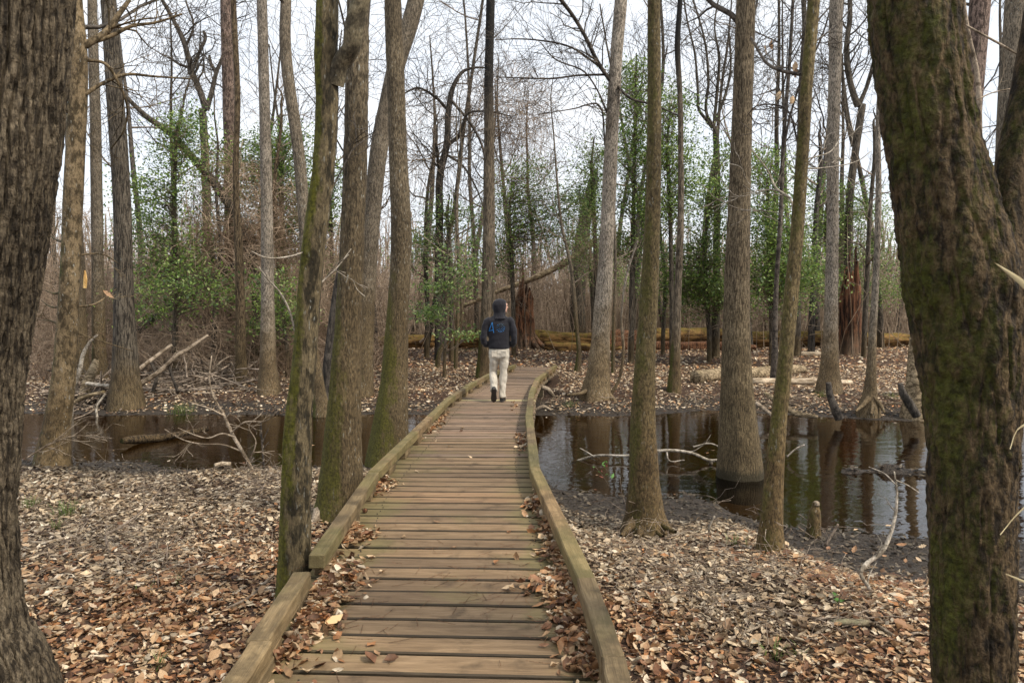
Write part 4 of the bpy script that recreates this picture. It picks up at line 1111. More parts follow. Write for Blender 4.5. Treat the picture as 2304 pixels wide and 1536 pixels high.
# fine twigs arching across the sky, one spray per far crown
vine_mound('canopy_twigs', 'fine bare canopy twigs criss-crossing the pale sky', [(600, 120, 260, 150, 3), (300, 150, 160, 180, 2), (980, 100, 140, 130, 2), (1300, 250, 170, 200, 1.6), (1560, 120, 150, 140, 2), (1750, 130, 120, 150, 2), (1930, 150, 120, 150, 1.5), (1030, 300, 100, 120, 1.5)], 24, 1900, 43, M['darktwig'])

# ------------------------------------------------------------------ logs, stumps, sticks
def log(name, label, pts, D, mat, D1=None, sides=26, cat='log', rough=.06, seed=1, lift=None):
    D1 = D if D1 is None else D1
    n = len(pts)
    Ds = [D + (D1 - D) * k / (n - 1) for k in range(n)]
    P = np.array([at(p[0], p[1], Ds[k]) for k, p in enumerate(pts)])
    r = np.array([p[2] * Ds[k] / FPX / 2 for k, p in enumerate(pts)]) * (1.15 if lift else 1)
    if lift is not None:                        # rest on the ground
        P[:, 2] = np.maximum(ground(P[:, 0], P[:, 1]), -9) + r * lift
    base = P[n // 2].copy()
    base[2] = float(min(P[:, 2])) - float(r.max())
    e = thing(name, label, cat, base)
    obj('log_body', trunk_mesh('log_body', P, r, mat, sides, .12, rough=rough, seed=seed, origin=base, caps=True,
        ridge=lambda x, y, s: .05 * fbm(x * 7, y * 7, s * 1.6, seed, 3) * min(1, r.max() * 3)), e)
    return e, base, P, r

DL = 31.0
e, base, P, r = log('fallen_log', 'long mossy ochre log lying left of the rotten stump', [(828, 768, 20), (880, 768, 26), (960, 765, 28), (1040, 764, 30), (1090, 762, 31), (1160, 760, 33)], DL, M['mosslog'], seed=3, lift=.8)
for k in range(4):
    limb(e, base, [(900 + 45 * k, 770, 6), (915 + 45 * k, 756, 4), (925 + 47 * k, 735, 2)], DL - .4, DL - .5, M['twig'], 6, 'branch_stub')
log('fallen_log', 'thick mossy log with knot lying right of the rotten stump', [(1185, 756, 34), (1240, 753, 33), (1300, 754, 30), (1375, 756, 28)], DL, M['mosslog'], seed=4, lift=.95)
log('fallen_log', 'small mossy log below the thick knotted log', [(1225, 775, 20), (1270, 773, 22), (1320, 770, 16), (1400, 774, 12)], DL - 1.6, M['mosslog'], seed=5, lift=.7)
log('rotten_log', 'crumbling red-brown log between pale rooted trunk and speckled trunk', [(1350, 757, 26), (1390, 755, 36), (1430, 756, 36), (1470, 758, 30)], DL - .3, M['redlog'], seed=6, rough=.12, lift=.9)
log('rotten_log', 'splintered dark log under the long green log at right', [(1330, 778, 16), (1420, 774, 20), (1500, 776, 18), (1600, 778, 20), (1700, 776, 14)], DL - 1.5, M['redlog'], seed=7, rough=.12, lift=.7)
log('fallen_log', 'long straight moss-green log stretching behind the right trunks', [(1436, 748, 34), (1520, 748, 36), (1600, 749, 36), (1700, 750, 34), (1800, 752, 32), (1860, 754, 30)], DL + .3, M['mosslog'], seed=8, lift=1.0)
log('fallen_log', 'far dark end of log right of the rotten red snag', [(1930, 755, 30), (1980, 756, 27), (2040, 757, 24), (2120, 758, 20)], DL + .8, M['mosslog'], seed=9, lift=.9)
h0 = hit(1690, 836)
log('fallen_log', 'short weathered log angled up behind the stout furrowed trunk', [(1562, 836, 24), (1610, 832, 26), (1680, 824, 24), (1750, 808, 21), (1806, 798, 17)], 18.5, M['oldlog'], 21.5, seed=10, lift=.75)
log('fallen_log', 'pale barkless log lying straight across the right far bank', [(1690, 856, 14), (1750, 857, 15), (1840, 857, 15), (1916, 858, 11)], 18.4, M['tanlog'], 18.2, seed=11, lift=.8)
log('fallen_log', 'thin pale pole on the ground beside the rotten red snag', [(1770, 776, 9), (1830, 774, 9), (1880, 770, 7)], 27, M['tanlog'], seed=12, lift=.9)
log('fallen_log', 'mossy black log lying in the left creek water', [(275, 992, 10), (310, 988, 20), (360, 984, 17), (410, 976, 14), (468, 964, 11)], 11.2, M['bigmoss'], 12.4, seed=13)
log('leaning_log', 'dead trunk slanting up to the right from the rotten stump', [(1040, 690, 8), (1110, 660, 9), (1180, 634, 12), (1240, 608, 14), (1290, 578, 15), (1340, 540, 14)], 32.5, M['oldlog'], seed=14)
log('leaning_log', 'dark fallen trunk propped aslant inside the vine mound', [(310, 745, 12), (380, 690, 14), (460, 640, 15), (520, 600, 14), (590, 560, 12)], 21.5, M['dark'], seed=15)

def snag(name, label, px, py, D, rb, rt, H, spikes, mat, seed, hmin=.45):
    b = at(px, py, D)
    b[2] = float(ground(b[0], b[1]))
    e = thing(name, label, 'stump', b)
    n, m = 64, 40
    a = np.arange(n) / n * 2 * math.pi
    hh = np.full(n, hmin * H)
    for (ang, wd, frac) in spikes:
        da = np.abs((a - ang + math.pi) % (2 * math.pi) - math.pi)
        hh = np.maximum(hh, H * frac * np.clip(1 - da / wd, 0, 1) ** .55)
    hh = hh + .12 * H * vnoise(a * 5, 0, 0, seed) * (.5 + .5 * vnoise(a * 11, 3, 0, seed))
    t = np.linspace(0, 1, m)
    S = t[:, None] * hh[None, :]
    rr = rb + (rt - rb) * (S / H) ** .7 + rb * .5 * np.exp(-S / (.09 * H)) * (1 + .5 * np.cos(5 * a + seed)[None])
    rr = rr * (1 + .13 * vnoise(np.cos(a)[None] * 5, np.sin(a)[None] * 5, S * .5, seed) + .10 * vnoise(np.cos(a)[None] * 12, np.sin(a)[None] * 12, S * .9, seed + 1))
    rr = rr * (1 - .3 * sstep(.72, 1, t)[:, None] * (hh / H > .6)[None, :])
    V = np.stack([rr * np.cos(a)[None], rr * np.sin(a)[None], S - .15], -1)
    ri = rr[::-1] * .62
    Vi = np.stack([ri * np.cos(a)[None], ri * np.sin(a)[None], (S[::-1] - .15) - .03], -1)[:26]
    W = np.concatenate([V, Vi]).reshape(-1, 3)
    k = m + 26
    i = np.arange(k - 1)[:, None] * n
    j = np.arange(n)[None]
    q = (j + 1) % n
    obj('stump_wood', mesh_from('stump_wood', W, [np.stack([i + j, i + q, i + n + q, i + n + j], -1).reshape(-1, 4)], mat), e)
    return e, b
e, b = snag('rotten_stump', 'tall red-brown rotten stump with broken spike behind the walking person', 1178, 778, DL - .6, .50, .40, 3.7, [(4.6, .5, 1.02), (4.1, .6, .82), (5.3, .5, .78), (1.2, .7, .7)], M['stump'], 3, .62)
for dx, dy in ((-.75, -.5), (.8, -.35), (.15, -.85), (.55, -.75)):
    P = np.array([(dx * .4, dy * .4, .55), (dx * .75, dy * .75, .22), (dx * 1.25, dy * 1.25, -.08)])
    obj('root', trunk_mesh('root', P, np.array([.16, .12, .06]), M['stump'], 9, .08, rough=.1, seed=int(dx * 100) % 9), e)
e, b = snag('rotten_snag', 'tall split reddish rotten snag among the right trunks', 1912, 796, 27.5, .40, .33, 4.4, [(3.9, .5, 1.0), (5.0, .35, .97), (5.9, .4, .92), (2.0, .9, .85)], M['stump'], 9, .72)
e, b = snag('broken_stump', 'small black broken stump in the water left of the boardwalk', 932, 940, 13.6, .085, .06, .33, [(3.6, .6, 1.0), (5.4, .5, .9)], M['dark'], 5)

# cypress knee on the near bank
kb = hit(1832, 1206)
kb[2] = float(ground(kb[0], kb[1]))
P = np.array([kb + np.array(v) for v in [(0, 0, -.1), (.0, 0, .05), (.003, 0, .16), (.004, 0, .24), (.008, 0, .285), (.01, 0, .325), (.01, 0, .338)]])
e = thing('cypress_knee', 'knobbed cypress knee with pinkish tip at the near water edge', 'cypress knee', kb)
obj('knee_wood', trunk_mesh('knee_wood', P, np.array([.085, .066, .058, .05, .032, .03, .012]), M['olive'], 24, .012, 5, .2, .1, .08, 4, origin=kb, caps=True), e)
obj('knee_tip', trunk_mesh('knee_tip', np.array([(.0115, -.006, .30), (.0115, -.006, .33), (.0115, -.006, .343)]), np.array([.03, .027, .008]), M['palewood'], 16, .006, rough=.05, seed=2, caps=True), e)

def stick(label, pts, mat, D=None, D1=None, name='fallen_branch', twigs=0, twl=.3, lift=.6, cat='branch'):
    """a branch on the ground (D None: each point lies on the forest floor), or standing in the air at distance D"""
    if D is None:
        P = np.array([hit(p[0], p[1]) for p in pts])
        r = np.array([p[2] * P[k][1] / FPX / 2 for k, p in enumerate(pts)])
        P[:, 2] += r * lift + .012
    else:
        D1 = D if D1 is None else D1
        n = len(pts)
        Ds = [D + (D1 - D) * k / (n - 1) for k in range(n)]
        P = np.array([at(p[0], p[1], Ds[k]) for k, p in enumerate(pts)])
        r = np.array([p[2] * Ds[k] / FPX / 2 for k, p in enumerate(pts)])
    base = P[0].copy()
    e = thing(name, label, cat, base)
    L = np.linalg.norm(np.diff(P, axis=0), axis=1).sum()
    obj('stem', trunk_mesh('stem', P, r, mat, 8, max(L / 40, .02), rough=.10, seed=int(pts[0][0]) % 89, origin=base, caps=True), e)
    if twigs:
        rng = np.random.default_rng(int(pts[0][0] * 3 + pts[0][1]))
        tb = Tubes()
        Q, rr, s = resample(P, r, 30)
        for k in range(twigs):
            i = int(rng.uniform(.15, .97) * 28)
            t = Q[i + 1] - Q[i]
            t /= np.linalg.norm(t) + 1e-9
            sd = rng.normal(0, 1, 3)
            if D is None: sd[2] = abs(sd[2]) * .35
            sd -= t * sd.dot(t)
            sd /= np.linalg.norm(sd)
            grow(tb, rng, Q[i], t * .8 + sd * .8, twl * rng.uniform(.4, 1.2), max(.0022, rr[i] * .5), 0, (2,), 0.0, .15, rmin=.0016)
        obj('twigs', tb.mesh('twigs', mat, 4, base), e)['kind'] = 'stuff'
    return e, base, P

DB = 16.0
stick('pale bleached branch curving up from the left water edge', [(160, 940, 10), (164, 880, 10), (180, 830, 10), (188, 795, 9), (202, 770, 7), (220, 752, 4)], M['palewig'], 14.6)
stick('long pale branch slanting up right from the dark flared trunk', [(312, 866, 11), (365, 830, 11), (398, 800, 10), (430, 780, 9), (468, 754, 5)], M['palewood'], DB, DB + 1, twigs=5, twl=.5)
stick('shorter tan branch slanting above the long pale branch', [(305, 836, 10), (345, 806, 9), (386, 776, 7)], M['palewood'], DB + .3, DB + 1.2)
stick('long grey branch lying along the left far bank', [(318, 878, 11), (370, 884, 11), (440, 882, 10), (510, 870, 9), (582, 856, 6)], M['twig'], None, twigs=6, twl=.7)
stick('cream peeled branch lying left of the dark flared trunk', [(195, 862, 9), (225, 866, 9), (255, 868, 7)], M['palewig'], 15.6, 15.4)
stick('stubby pale log end leaning left of the dark flared trunk', [(185, 905, 22), (198, 862, 24), (212, 826, 20), (216, 812, 14)], M['oldlog'], 15.8, 16.2)
stick('thin cream stick dangling into the left creek', [(220, 990, 4), (219, 945, 5), (218, 915, 5), (238, 885, 5)], M['palewig'], 14.4, 14.7)
stick('dark branch propped between left water edge and dark flared trunk', [(165, 905, 9), (200, 890, 9), (235, 882, 8)], M['oldlog'], 15.2)
stick('brown branch poking up behind the long pale branch', [(345, 880, 9), (352, 845, 8), (340, 815, 6)], M['darktwig'], DB + .6)
stick('thin arching branch beside the slim brown trunk', [(465, 850, 5), (490, 820, 5), (515, 803, 4), (545, 805, 3)], M['palewood'], DB + 2, DB + 2.4)
stick('bleached stick standing up from the leaf bank, left trunks', [(400, 880, 6), (385, 840, 6), (378, 815, 5)], M['dark'], DB + .4)
e, base, P = stick('pale leafless sapling on the near left bank before the water', [(602, 1100, 11), (580, 1075, 9), (548, 1020, 8), (522, 975, 8), (502, 930, 6), (482, 895, 5), (472, 862, 4), (476, 800, 3)], M['palewood'], 8.4, 8.7, 'bare_sapling', 6, .3, cat='sapling')
for p in ([(526, 982, 5), (500, 975, 4), (470, 985, 3), (430, 975, 3), (400, 962, 2)], [(522, 972, 5), (550, 950, 4), (600, 946, 3), (640, 905, 2)], [(505, 935, 4), (470, 918, 3), (430, 905, 2), (385, 880, 1.5)], [(545, 1015, 4), (500, 1000, 4), (450, 998, 3), (415, 990, 3), (370, 965, 2)], [(560, 1040, 4), (575, 990, 3), (560, 960, 2), (590, 930, 1.5)], [(508, 940, 3), (540, 905, 2), (560, 870, 1.5)]):
    limb(e, base, p, 8.5, 8.3, M['palewood'], 6, twigs=4, twl=.28)
e, base, P = stick('small dark twiggy shrub right of the pale leafless sapling', [(598, 1098, 7), (594, 1050, 5), (590, 1000, 4), (587, 950, 3)], M['darktwig'], 8.6, 8.7, 'bare_sapling', 10, .3, cat='sapling')
e, base, P = stick('twiggy brush arching over the left creek edge', [(60, 1030, 4), (110, 1000, 4), (170, 980, 3), (240, 990, 2)], M['palewood'], 8.3, 8.6, 'bare_shrub', 16, .5, cat='shrub')
stick('cream leaning branch in the air beside the slim lichen-mottled tree', [(170, 790, 5), (160, 760, 5), (143, 740, 5), (140, 725, 3)], M['palewig'], 9.4)
stick('long pale stick lying before the left creek', [(258, 1094, 5), (330, 1082, 6), (410, 1070, 6), (490, 1056, 5)], M['palewood'], twigs=3)
stick('short grey log piece at the left water edge', [(482, 1052, 10), (500, 1050, 13), (520, 1049, 10)], M['tanlog'])
stick('lower crooked stick beside the huge left trunk', [(42, 1262, 6), (110, 1248, 6), (175, 1238, 6), (236, 1218, 5)], M['palewood'], twigs=3)
stick('upper bent stick beside the huge left trunk', [(44, 1220, 7), (108, 1224, 7), (155, 1214, 8), (188, 1230, 8)], M['palewood'])
stick('little bare shrub rising from leaf litter at left', [(250, 1268, 8), (242, 1225, 7), (240, 1202, 6), (262, 1190, 5), (310, 1158, 4), (345, 1122, 3), (368, 1088, 2)], M['twig'], 5.35, 5.9, 'bare_shrub', 8, .3, cat='shrub')
stick('dark stick against the near left kerb beam', [(508, 1376, 6), (560, 1350, 7), (596, 1316, 6), (617, 1294, 5)], M['twig'], twigs=2, twl=.2)
stick('light stick slanting across litter left of the mossy tree', [(490, 1150, 5), (540, 1120, 5), (580, 1080, 4)], M['palewood'])
e, base, P = stick('branching whitish branch half submerged beside the speckled brown trunk', [(1282, 1042, 5), (1335, 1026, 6), (1420, 1024, 6), (1475, 1015, 7), (1515, 1013, 7), (1560, 1020, 7), (1600, 1036, 7), (1620, 1034, 6)], M['palewig'], 10.3, 10.0, twigs=6, twl=.3)
for p in ([(1500, 1016, 4), (1505, 1035, 3), (1540, 1035, 3)], [(1335, 1026, 4), (1318, 1015, 3), (1305, 1008, 2)], [(1560, 1005, 4), (1600, 998, 4), (1625, 1008, 4)], [(1600, 1036, 9), (1598, 1060, 7), (1596, 1080, 6)]):
    limb(e, base, p, 10.1, 10.0, M['palewig'], 6)
e, base, P = stick('tall white crooked branch standing before the right water', [(1985, 1402, 8), (1975, 1372, 8), (1952, 1316, 8), (1936, 1288, 9), (1945, 1272, 9), (1985, 1240, 9), (2002, 1205, 8), (2014, 1160, 7), (2018, 1110, 5), (2012, 1060, 3)], M['palewig'], 4.7, 4.9, 'fallen_branch', 3, .2)
limb(e, base, [(1952, 1316, 5), (1955, 1295, 4), (1972, 1265, 2.5)], 4.75, 4.8, M['palewig'], 6)
limb(e, base, [(2015, 1090, 4), (1990, 1065, 3), (1955, 1050, 2)], 4.8, 5.2, M['palewig'], 6)
limb(e, base, [(2015, 1080, 4), (2040, 1090, 3), (2068, 1108, 2)], 4.8, 5.0, M['palewig'], 6)
stick('long thin dark stick crossing the right leaf litter', [(1540, 1352, 5), (1620, 1354, 5), (1690, 1364, 5), (1760, 1382, 5), (1840, 1396, 5), (1920, 1386, 5), (1985, 1368, 4)], M['twig'], twigs=4, twl=.25)
stick('forked grey stick below the white crooked branch', [(1812, 1448, 7), (1850, 1424, 7), (1890, 1408, 8), (1960, 1408, 9), (2015, 1438, 7)], M['palewood'], twigs=4, twl=.2)
stick('short brown stick at lower right before the white branch', [(1618, 1463, 7), (1650, 1440, 7), (1700, 1418, 6), (1745, 1402, 5)], M['palewood'])
stick('curved stick touching the big mossy right tree', [(2030, 1440, 5), (2070, 1430, 6), (2118, 1444, 6)], M['twig'])
stick('grey stick close to the right kerb beam', [(1388, 1330, 5), (1425, 1358, 6), (1482, 1388, 5)], M['twig'])
stick('stubby mottled log piece at the foot of the white branch', [(1868, 1408, 14), (1910, 1408, 17), (1955, 1410, 15)], M['mosspale'])
stick('small pale twig standing right of the speckled brown trunk', [(1600, 1215, 5), (1596, 1185, 5), (1608, 1160, 4)], M['palewig'], 6.35)
stick('dark slanting stake standing in the right creek', [(1890, 942, 22), (1878, 915, 19), (1868, 890, 15), (1864, 860, 11)], M['darktwig'], 13.4)
stick('blackened log leaning out of the water beside the big right tree', [(2062, 936, 20), (2044, 905, 20), (2030, 880, 16), (2026, 862, 10)], M['dark'], 13.2)
stick('mossy branch slanting into water behind the leaning brown trunk', [(1720, 884, 10), (1752, 905, 13), (1790, 930, 13), (1840, 938, 8)], M['oldlog'], 13.9, 13.2)
stick('grey branch end dipping in water beside the stout furrowed trunk', [(1700, 905, 9), (1722, 922, 10), (1738, 935, 8)], M['palewood'], 13.8, 13.6)
stick('thin twig curving over the water right of the leaning brown trunk', [(1770, 1028, 4), (1790, 1010, 4), (1810, 1000, 3)], M['palewig'], 10.2)
stick('dark curved stick on the near mud beside the cypress knee', [(1856, 1228, 6), (1870, 1205, 6), (1886, 1178, 5)], M['twig'], 6.0)
stick('short broken branch under the boardwalk end, right side', [(1218, 870, 10), (1232, 876, 12), (1246, 892, 9)], M['palewood'], 15.4)
stick('buff root-like stick at the right bank foot by the boardwalk', [(1200, 925, 8), (1222, 915, 10), (1240, 922, 6)], M['palewood'], 13.9)

def brush_pile(name, label, blobs, n, seed, mat, L=(.3, 1.1), rad=(.006, .016)):
    rng = np.random.default_rng(seed)
    Ps, rs = [], []
    t = np.linspace(0, 1, 5)
    w = np.array([b[4] for b in blobs], float)
    w /= w.sum()
    for b, ww in zip(blobs, w):
        for k in range(int(n * ww)):
            c = hit(b[0] + rng.normal(0, b[2] * .5), b[1] + rng.normal(0, b[3] * .5))
            c[2] += abs(rng.normal(0, .14))
            d = rng.normal(0, 1, 3)
            d[2] *= .3
            d /= np.linalg.norm(d)
            P = c + d * ((t - .5) * rng.uniform(*L))[:, None] + np.cumsum(rng.normal(0, .03, (5, 3)), axis=0)
            Ps.append(P)
            rs.append(np.linspace(1, .5, 5) * rng.uniform(*rad))
    tb = Tubes()
    Ps = np.array(Ps)
    Ps[..., 2] = np.maximum(Ps[..., 2], np.maximum(ground(Ps[..., 0], Ps[..., 1]), WATER) + .015)
    tb.addmany(Ps, np.array(rs))
    return tag(obj(name, tb.mesh(name, mat, 4)), label, 'brush', kind='stuff')
brush_pile('brush_pile', 'tangled grey dead branches piled on the left far bank', [(200, 895, 60, 26, 3), (420, 865, 110, 22, 4), (350, 840, 80, 25, 2), (520, 850, 80, 18, 2), (780, 830, 80, 30, 1)], 560, 51, M['twig'], (.4, 1.9), (.007, .028))
brush_pile('dark_brush_pile', 'dark twigs heaped among the grey branches, left far bank', [(200, 885, 60, 30, 3), (430, 845, 130, 30, 4), (760, 810, 120, 30, 2)], 420, 52, M['darktwig'], (.4, 1.5), (.005, .018))
brush_pile('bank_twigs', 'small dead twigs along the right far water edge', [(1500, 905, 120, 15, 2), (1760, 915, 90, 15, 3), (1990, 920, 70, 12, 2), (1250, 910, 40, 14, 1)], 130, 53, M['palewood'], (.2, .8), (.004, .012))
brush_pile('litter_twigs', 'fine twigs scattered over the near leaf litter', [(300, 1250, 320, 130, 3), (1700, 1350, 320, 130, 4), (600, 1110, 90, 50, 2), (1450, 1250, 120, 100, 1.5), (350, 1120, 220, 40, 1.5)], 800, 54, M['twig'], (.06, .4), (.001, .0035))

# ------------------------------------------------------------------ leaf litter
def on_deck(x, y, m=.14):
    return (x > np.interp(y, RL[:, 1], RL[:, 0]) - m) & (x < np.interp(y, RR[:, 1], RR[:, 0]) + m) & (y < 20.4)

def litter(rng, n, ylo, yhi, Llo, Lhi, fine, mud_keep=.17, greyness=None, halfw=.8):
    y = rng.uniform(ylo, yhi, n * 2)
    x = rng.uniform(-1, 1, n * 2) * (halfw * yhi + 1)
    k = np.abs(x) < halfw * y + .9
    k &= ~on_deck(x, y)
    tn, tf = edges(x, y)
    t = np.maximum(tn, tf)
    lo = np.where(tn > tf, np.where(x > 0, 1.25, .4), .0)
    bank = sstep(lo, lo + np.where(tn > tf, .75, .45), t + .35 * vnoise(x * 2, y * 2, 0, 61))
    patch = .72 + .28 * sstep(-.3, .2, fbm(x * .9, y * .9, 0, 62, 3))
    k &= rng.random(n * 2) < np.where(t < -.05, 0, np.maximum(mud_keep, bank * patch))
    x, y, t = x[k][:n], y[k][:n], t[k][:n]
    m = len(x)
    z = ground(x, y) + .004 + np.abs(rng.normal(0, .012, m)) * (Llo + Lhi) * 6
    L = (Llo + (Lhi - Llo) * rng.random(m) ** 1.7)
    # reddish fresh leaves close by on the left and at the lower right; buff, silted ones near the water
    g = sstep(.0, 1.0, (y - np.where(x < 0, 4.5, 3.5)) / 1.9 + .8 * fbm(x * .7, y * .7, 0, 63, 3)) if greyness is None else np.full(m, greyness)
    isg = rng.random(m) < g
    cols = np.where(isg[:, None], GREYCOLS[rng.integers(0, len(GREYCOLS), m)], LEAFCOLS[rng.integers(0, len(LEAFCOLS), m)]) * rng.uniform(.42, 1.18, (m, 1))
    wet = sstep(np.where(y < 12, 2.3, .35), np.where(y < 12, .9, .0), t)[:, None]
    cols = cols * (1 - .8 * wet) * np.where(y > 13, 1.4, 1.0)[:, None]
    return leaf_cloud(rng, np.stack([x, y, z], -1), L, rng.uniform(0, 6.28, m), rng.normal(0, .27, m), rng.normal(0, .32, m), rng.uniform(.55, 1.3, m), rng.normal(.25, .42, m), cols, fine)

rl = np.random.default_rng(5)
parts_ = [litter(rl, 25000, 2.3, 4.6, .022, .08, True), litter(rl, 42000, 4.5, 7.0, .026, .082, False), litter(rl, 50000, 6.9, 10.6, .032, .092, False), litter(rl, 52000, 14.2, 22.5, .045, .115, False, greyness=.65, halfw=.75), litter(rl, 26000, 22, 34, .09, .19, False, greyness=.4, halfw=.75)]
# leaves afloat near the banks
nf = 900
fx_, fy_ = rl.uniform(-8, 8, nf), rl.uniform(6.5, 15.2, nf)
tn_, tf_ = edges(fx_, fy_)
dd = np.minimum(-tn_, -tf_)
kf = (dd > .02) & (rl.random(nf) < np.exp(-dd / .35) + .05)
fx_, fy_ = fx_[kf], fy_[kf]
nf = len(fx_)
parts_.append(leaf_cloud(rl, np.stack([fx_, fy_, np.full(nf, WATER + .006)], -1), rl.uniform(.04, .09, nf), rl.uniform(0, 6.28, nf), rl.normal(0, .05, nf), rl.normal(0, .05, nf), rl.uniform(.7, 1.2, nf), rl.normal(.1, .1, nf), LEAFCOLS[rl.integers(0, len(LEAFCOLS), nf)] * rl.uniform(.4, 1.0, (nf, 1)), False))
ns = 2600
sx_, sy_ = rl.uniform(3.2, 7, ns), rl.uniform(7.6, 10.2, ns)
gz = ground(sx_, sy_)
tn_, tf_ = edges(sx_, sy_)
ks = (gz > WATER - .01) & (tn_ < -.05) & (rl.random(ns) < .8)
sx_, sy_, gz = sx_[ks], sy_[ks], gz[ks]
ns = len(sx_)
parts_.append(leaf_cloud(rl, np.stack([sx_, sy_, gz + .01], -1), rl.uniform(.04, .09, ns), rl.uniform(0, 6.28, ns), rl.normal(0, .3, ns), rl.normal(0, .3, ns), rl.uniform(.7, 1.2, ns), rl.normal(.2, .3, ns), GREYCOLS[rl.integers(0, len(GREYCOLS), ns)] * rl.uniform(.08, .5, (ns, 1)), False))
def merge(parts_):
    V, F, C, off = [], [], [], 0
    for v, f, c in parts_:
        V.append(v); C.append(c)
        F += [q + off for q in f]
        off += len(v)
    return np.concatenate(V), F, np.concatenate(C)
V, F, C = merge(parts_)
tag(obj('leaf_litter', mesh_from('leaf_litter', V, F, M['litter'], col=C)), 'brown fallen leaves carpeting both creek banks', 'leaves', kind='stuff')

# leaves drifted against the kerb beams
DR = [(780, 1205, .16, .15, 150), (760, 1215, .2, .14, 90), (745, 1300, .17, .22, 260), (715, 1350, .16, .2, 260), (690, 1410, .14, .16, 170), (640, 1470, .10, .12, 60), (858, 1096, .10, .22, 110), (975, 955, .10, .6, 110), (1000, 935, .08, .5, 40), (1210, 1140, .10, .25, 110), (1236, 1200, .09, .22, 80),
      (1250, 1255, .09, .18, 110), (1272, 1310, .12, .14, 190), (1290, 1350, .14, .13, 230), (1318, 1400, .14, .13, 240), (1335, 1450, .13, .12, 220), (1355, 1500, .12, .1, 170), (1240, 1330, .16, .08, 60), (1175, 995, .07, .5, 70), (1160, 915, .06, .6, 20), (1100, 1230, .5, .8, 8), (700, 1500, .3, .2, 24), (1050, 1000, .5, 2.0, 8)]
pr = []
for (px, py, sx, sy, n) in DR:
    n = int(n * 1.4) if n > 30 else n
    sx = sx * 1.15
    c = onz(px, py, 0)
    x = c[0] + rl.normal(0, sx * .55, n)
    y = c[1] + rl.normal(0, sy * .6, n)
    hi = np.array([xr(v) for v in y]) - .045
    lo = np.array([xl(v) for v in y]) + .045
    x = np.clip(x, lo, hi)
    z = .006 + np.abs(rl.normal(0, .022, n)) * np.exp(-((x - c[0]) / sx) ** 2) * (1 if n > 60 else .2)
    cols = LEAFCOLS[rl.integers(0, len(LEAFCOLS), n)] * rl.uniform(.55, 1.1, (n, 1))
    pr.append(leaf_cloud(rl, np.stack([x, y, z], -1), rl.uniform(.03, .085, n), rl.uniform(0, 6.28, n), rl.normal(0, .35, n), rl.normal(0, .35, n), rl.uniform(.6, 1.3, n), rl.normal(.3, .4, n), cols, True))
V, F, C = merge(pr)
tag(obj('drifted_leaves', mesh_from('drifted_leaves', V, F, M['litter'], col=C)), 'brown leaves drifted along the boardwalk kerb beams', 'leaves', kind='stuff')
# pine needles on the deck
tb = Tubes()
for k in range(260):
    px, py = random.choice([(1250, 1330), (1290, 1430), (1250, 1210), (800, 1260), (770, 1400), (1000, 1300), (1180, 1280)])
    c = onz(px + random.gauss(0, 70), py + random.gauss(0, 50), .004)
    a = random.uniform(0, 6.28)
    L = random.uniform(.05, .14)
    t = np.linspace(-.5, .5, 4)
    P = np.stack([c[0] + t * L * math.cos(a), c[1] + t * L * math.sin(a) + .02 * t * t, np.full(4, .004) + .006 * random.random()], -1)
    tb.add(P, .0011)
tag(obj('pine_needles', tb.mesh('pine_needles', M['redlog'], 3)), 'fine rusty pine needles scattered on the planks', 'needles', kind='stuff')

# the largest leaves, one by one
def big_leaf(seed):
    rg = random.Random(seed)
    bm = bmesh.new()
    n = 9
    lob = rg.choice([0, 0, .35, .5])
    wd = rg.uniform(.2, .33)
    cu, fo = rg.uniform(-.2, .45), rg.uniform(-.1, .5)
    rows = []
    for k in range(n):
        t = k / (n - 1)
        w = wd * math.sin(math.pi * min(1, max(.03, t ** .85))) * (1 - lob * (k % 2)) + .012
        z = cu * (t - .5) ** 2 * 1.6
        rows.append([bm.verts.new((t - .5, s * w * (1 + rg.uniform(-.12, .12)), z + fo * abs(s) * w + rg.uniform(-.015, .015))) for s in (-1, 0, 1)])
    for k in range(n - 1):
        for j in (0, 1):
            bm.faces.new((rows[k][j], rows[k + 1][j], rows[k + 1][j + 1], rows[k][j + 1]))
    me = bpy.data.meshes.new('fallen_leaf')
    bm.to_mesh(me)
    bm.free()
    me.materials.append(M['leafone'])
    return me
LM = [big_leaf(k) for k in range(14)]
cnt = 0
while cnt < 285:
    py = random.uniform(1180, 1560)
    px = random.uniform(30, 2130)
    p = hit(px, py)
    if p[1] > 6.5: continue
    if on_deck(p[0], p[1], .12):
        continue
    p[2] = float(ground(p[0], p[1])) + random.uniform(.018, .036)
    o = obj('fallen_leaf', random.choice(LM), floor, tuple(p))
    s = random.uniform(.05, .095)
    o.scale = (s, s, s)
    o.rotation_euler = (random.gauss(0, .42), random.gauss(0, .42), random.uniform(0, 6.28))
    cnt += 1
o = obj('oak_leaf', LM[2].copy(), None, tuple(onz(752, 1392, .03)))
o.data.materials.clear()
pl_, nt_, bs_, _o = new_mat('cream_leaf')
bs_.inputs['Base Color'].default_value = (.72, .5, .25, 1)
bs_.inputs['Roughness'].default_value = .6
o.data.materials.append(pl_)
o.scale = (.11, .15, .11)
o.rotation_euler = (.1, -.1, .9)
tag(o, 'single cream oak leaf lying on the planks near left', 'leaf')

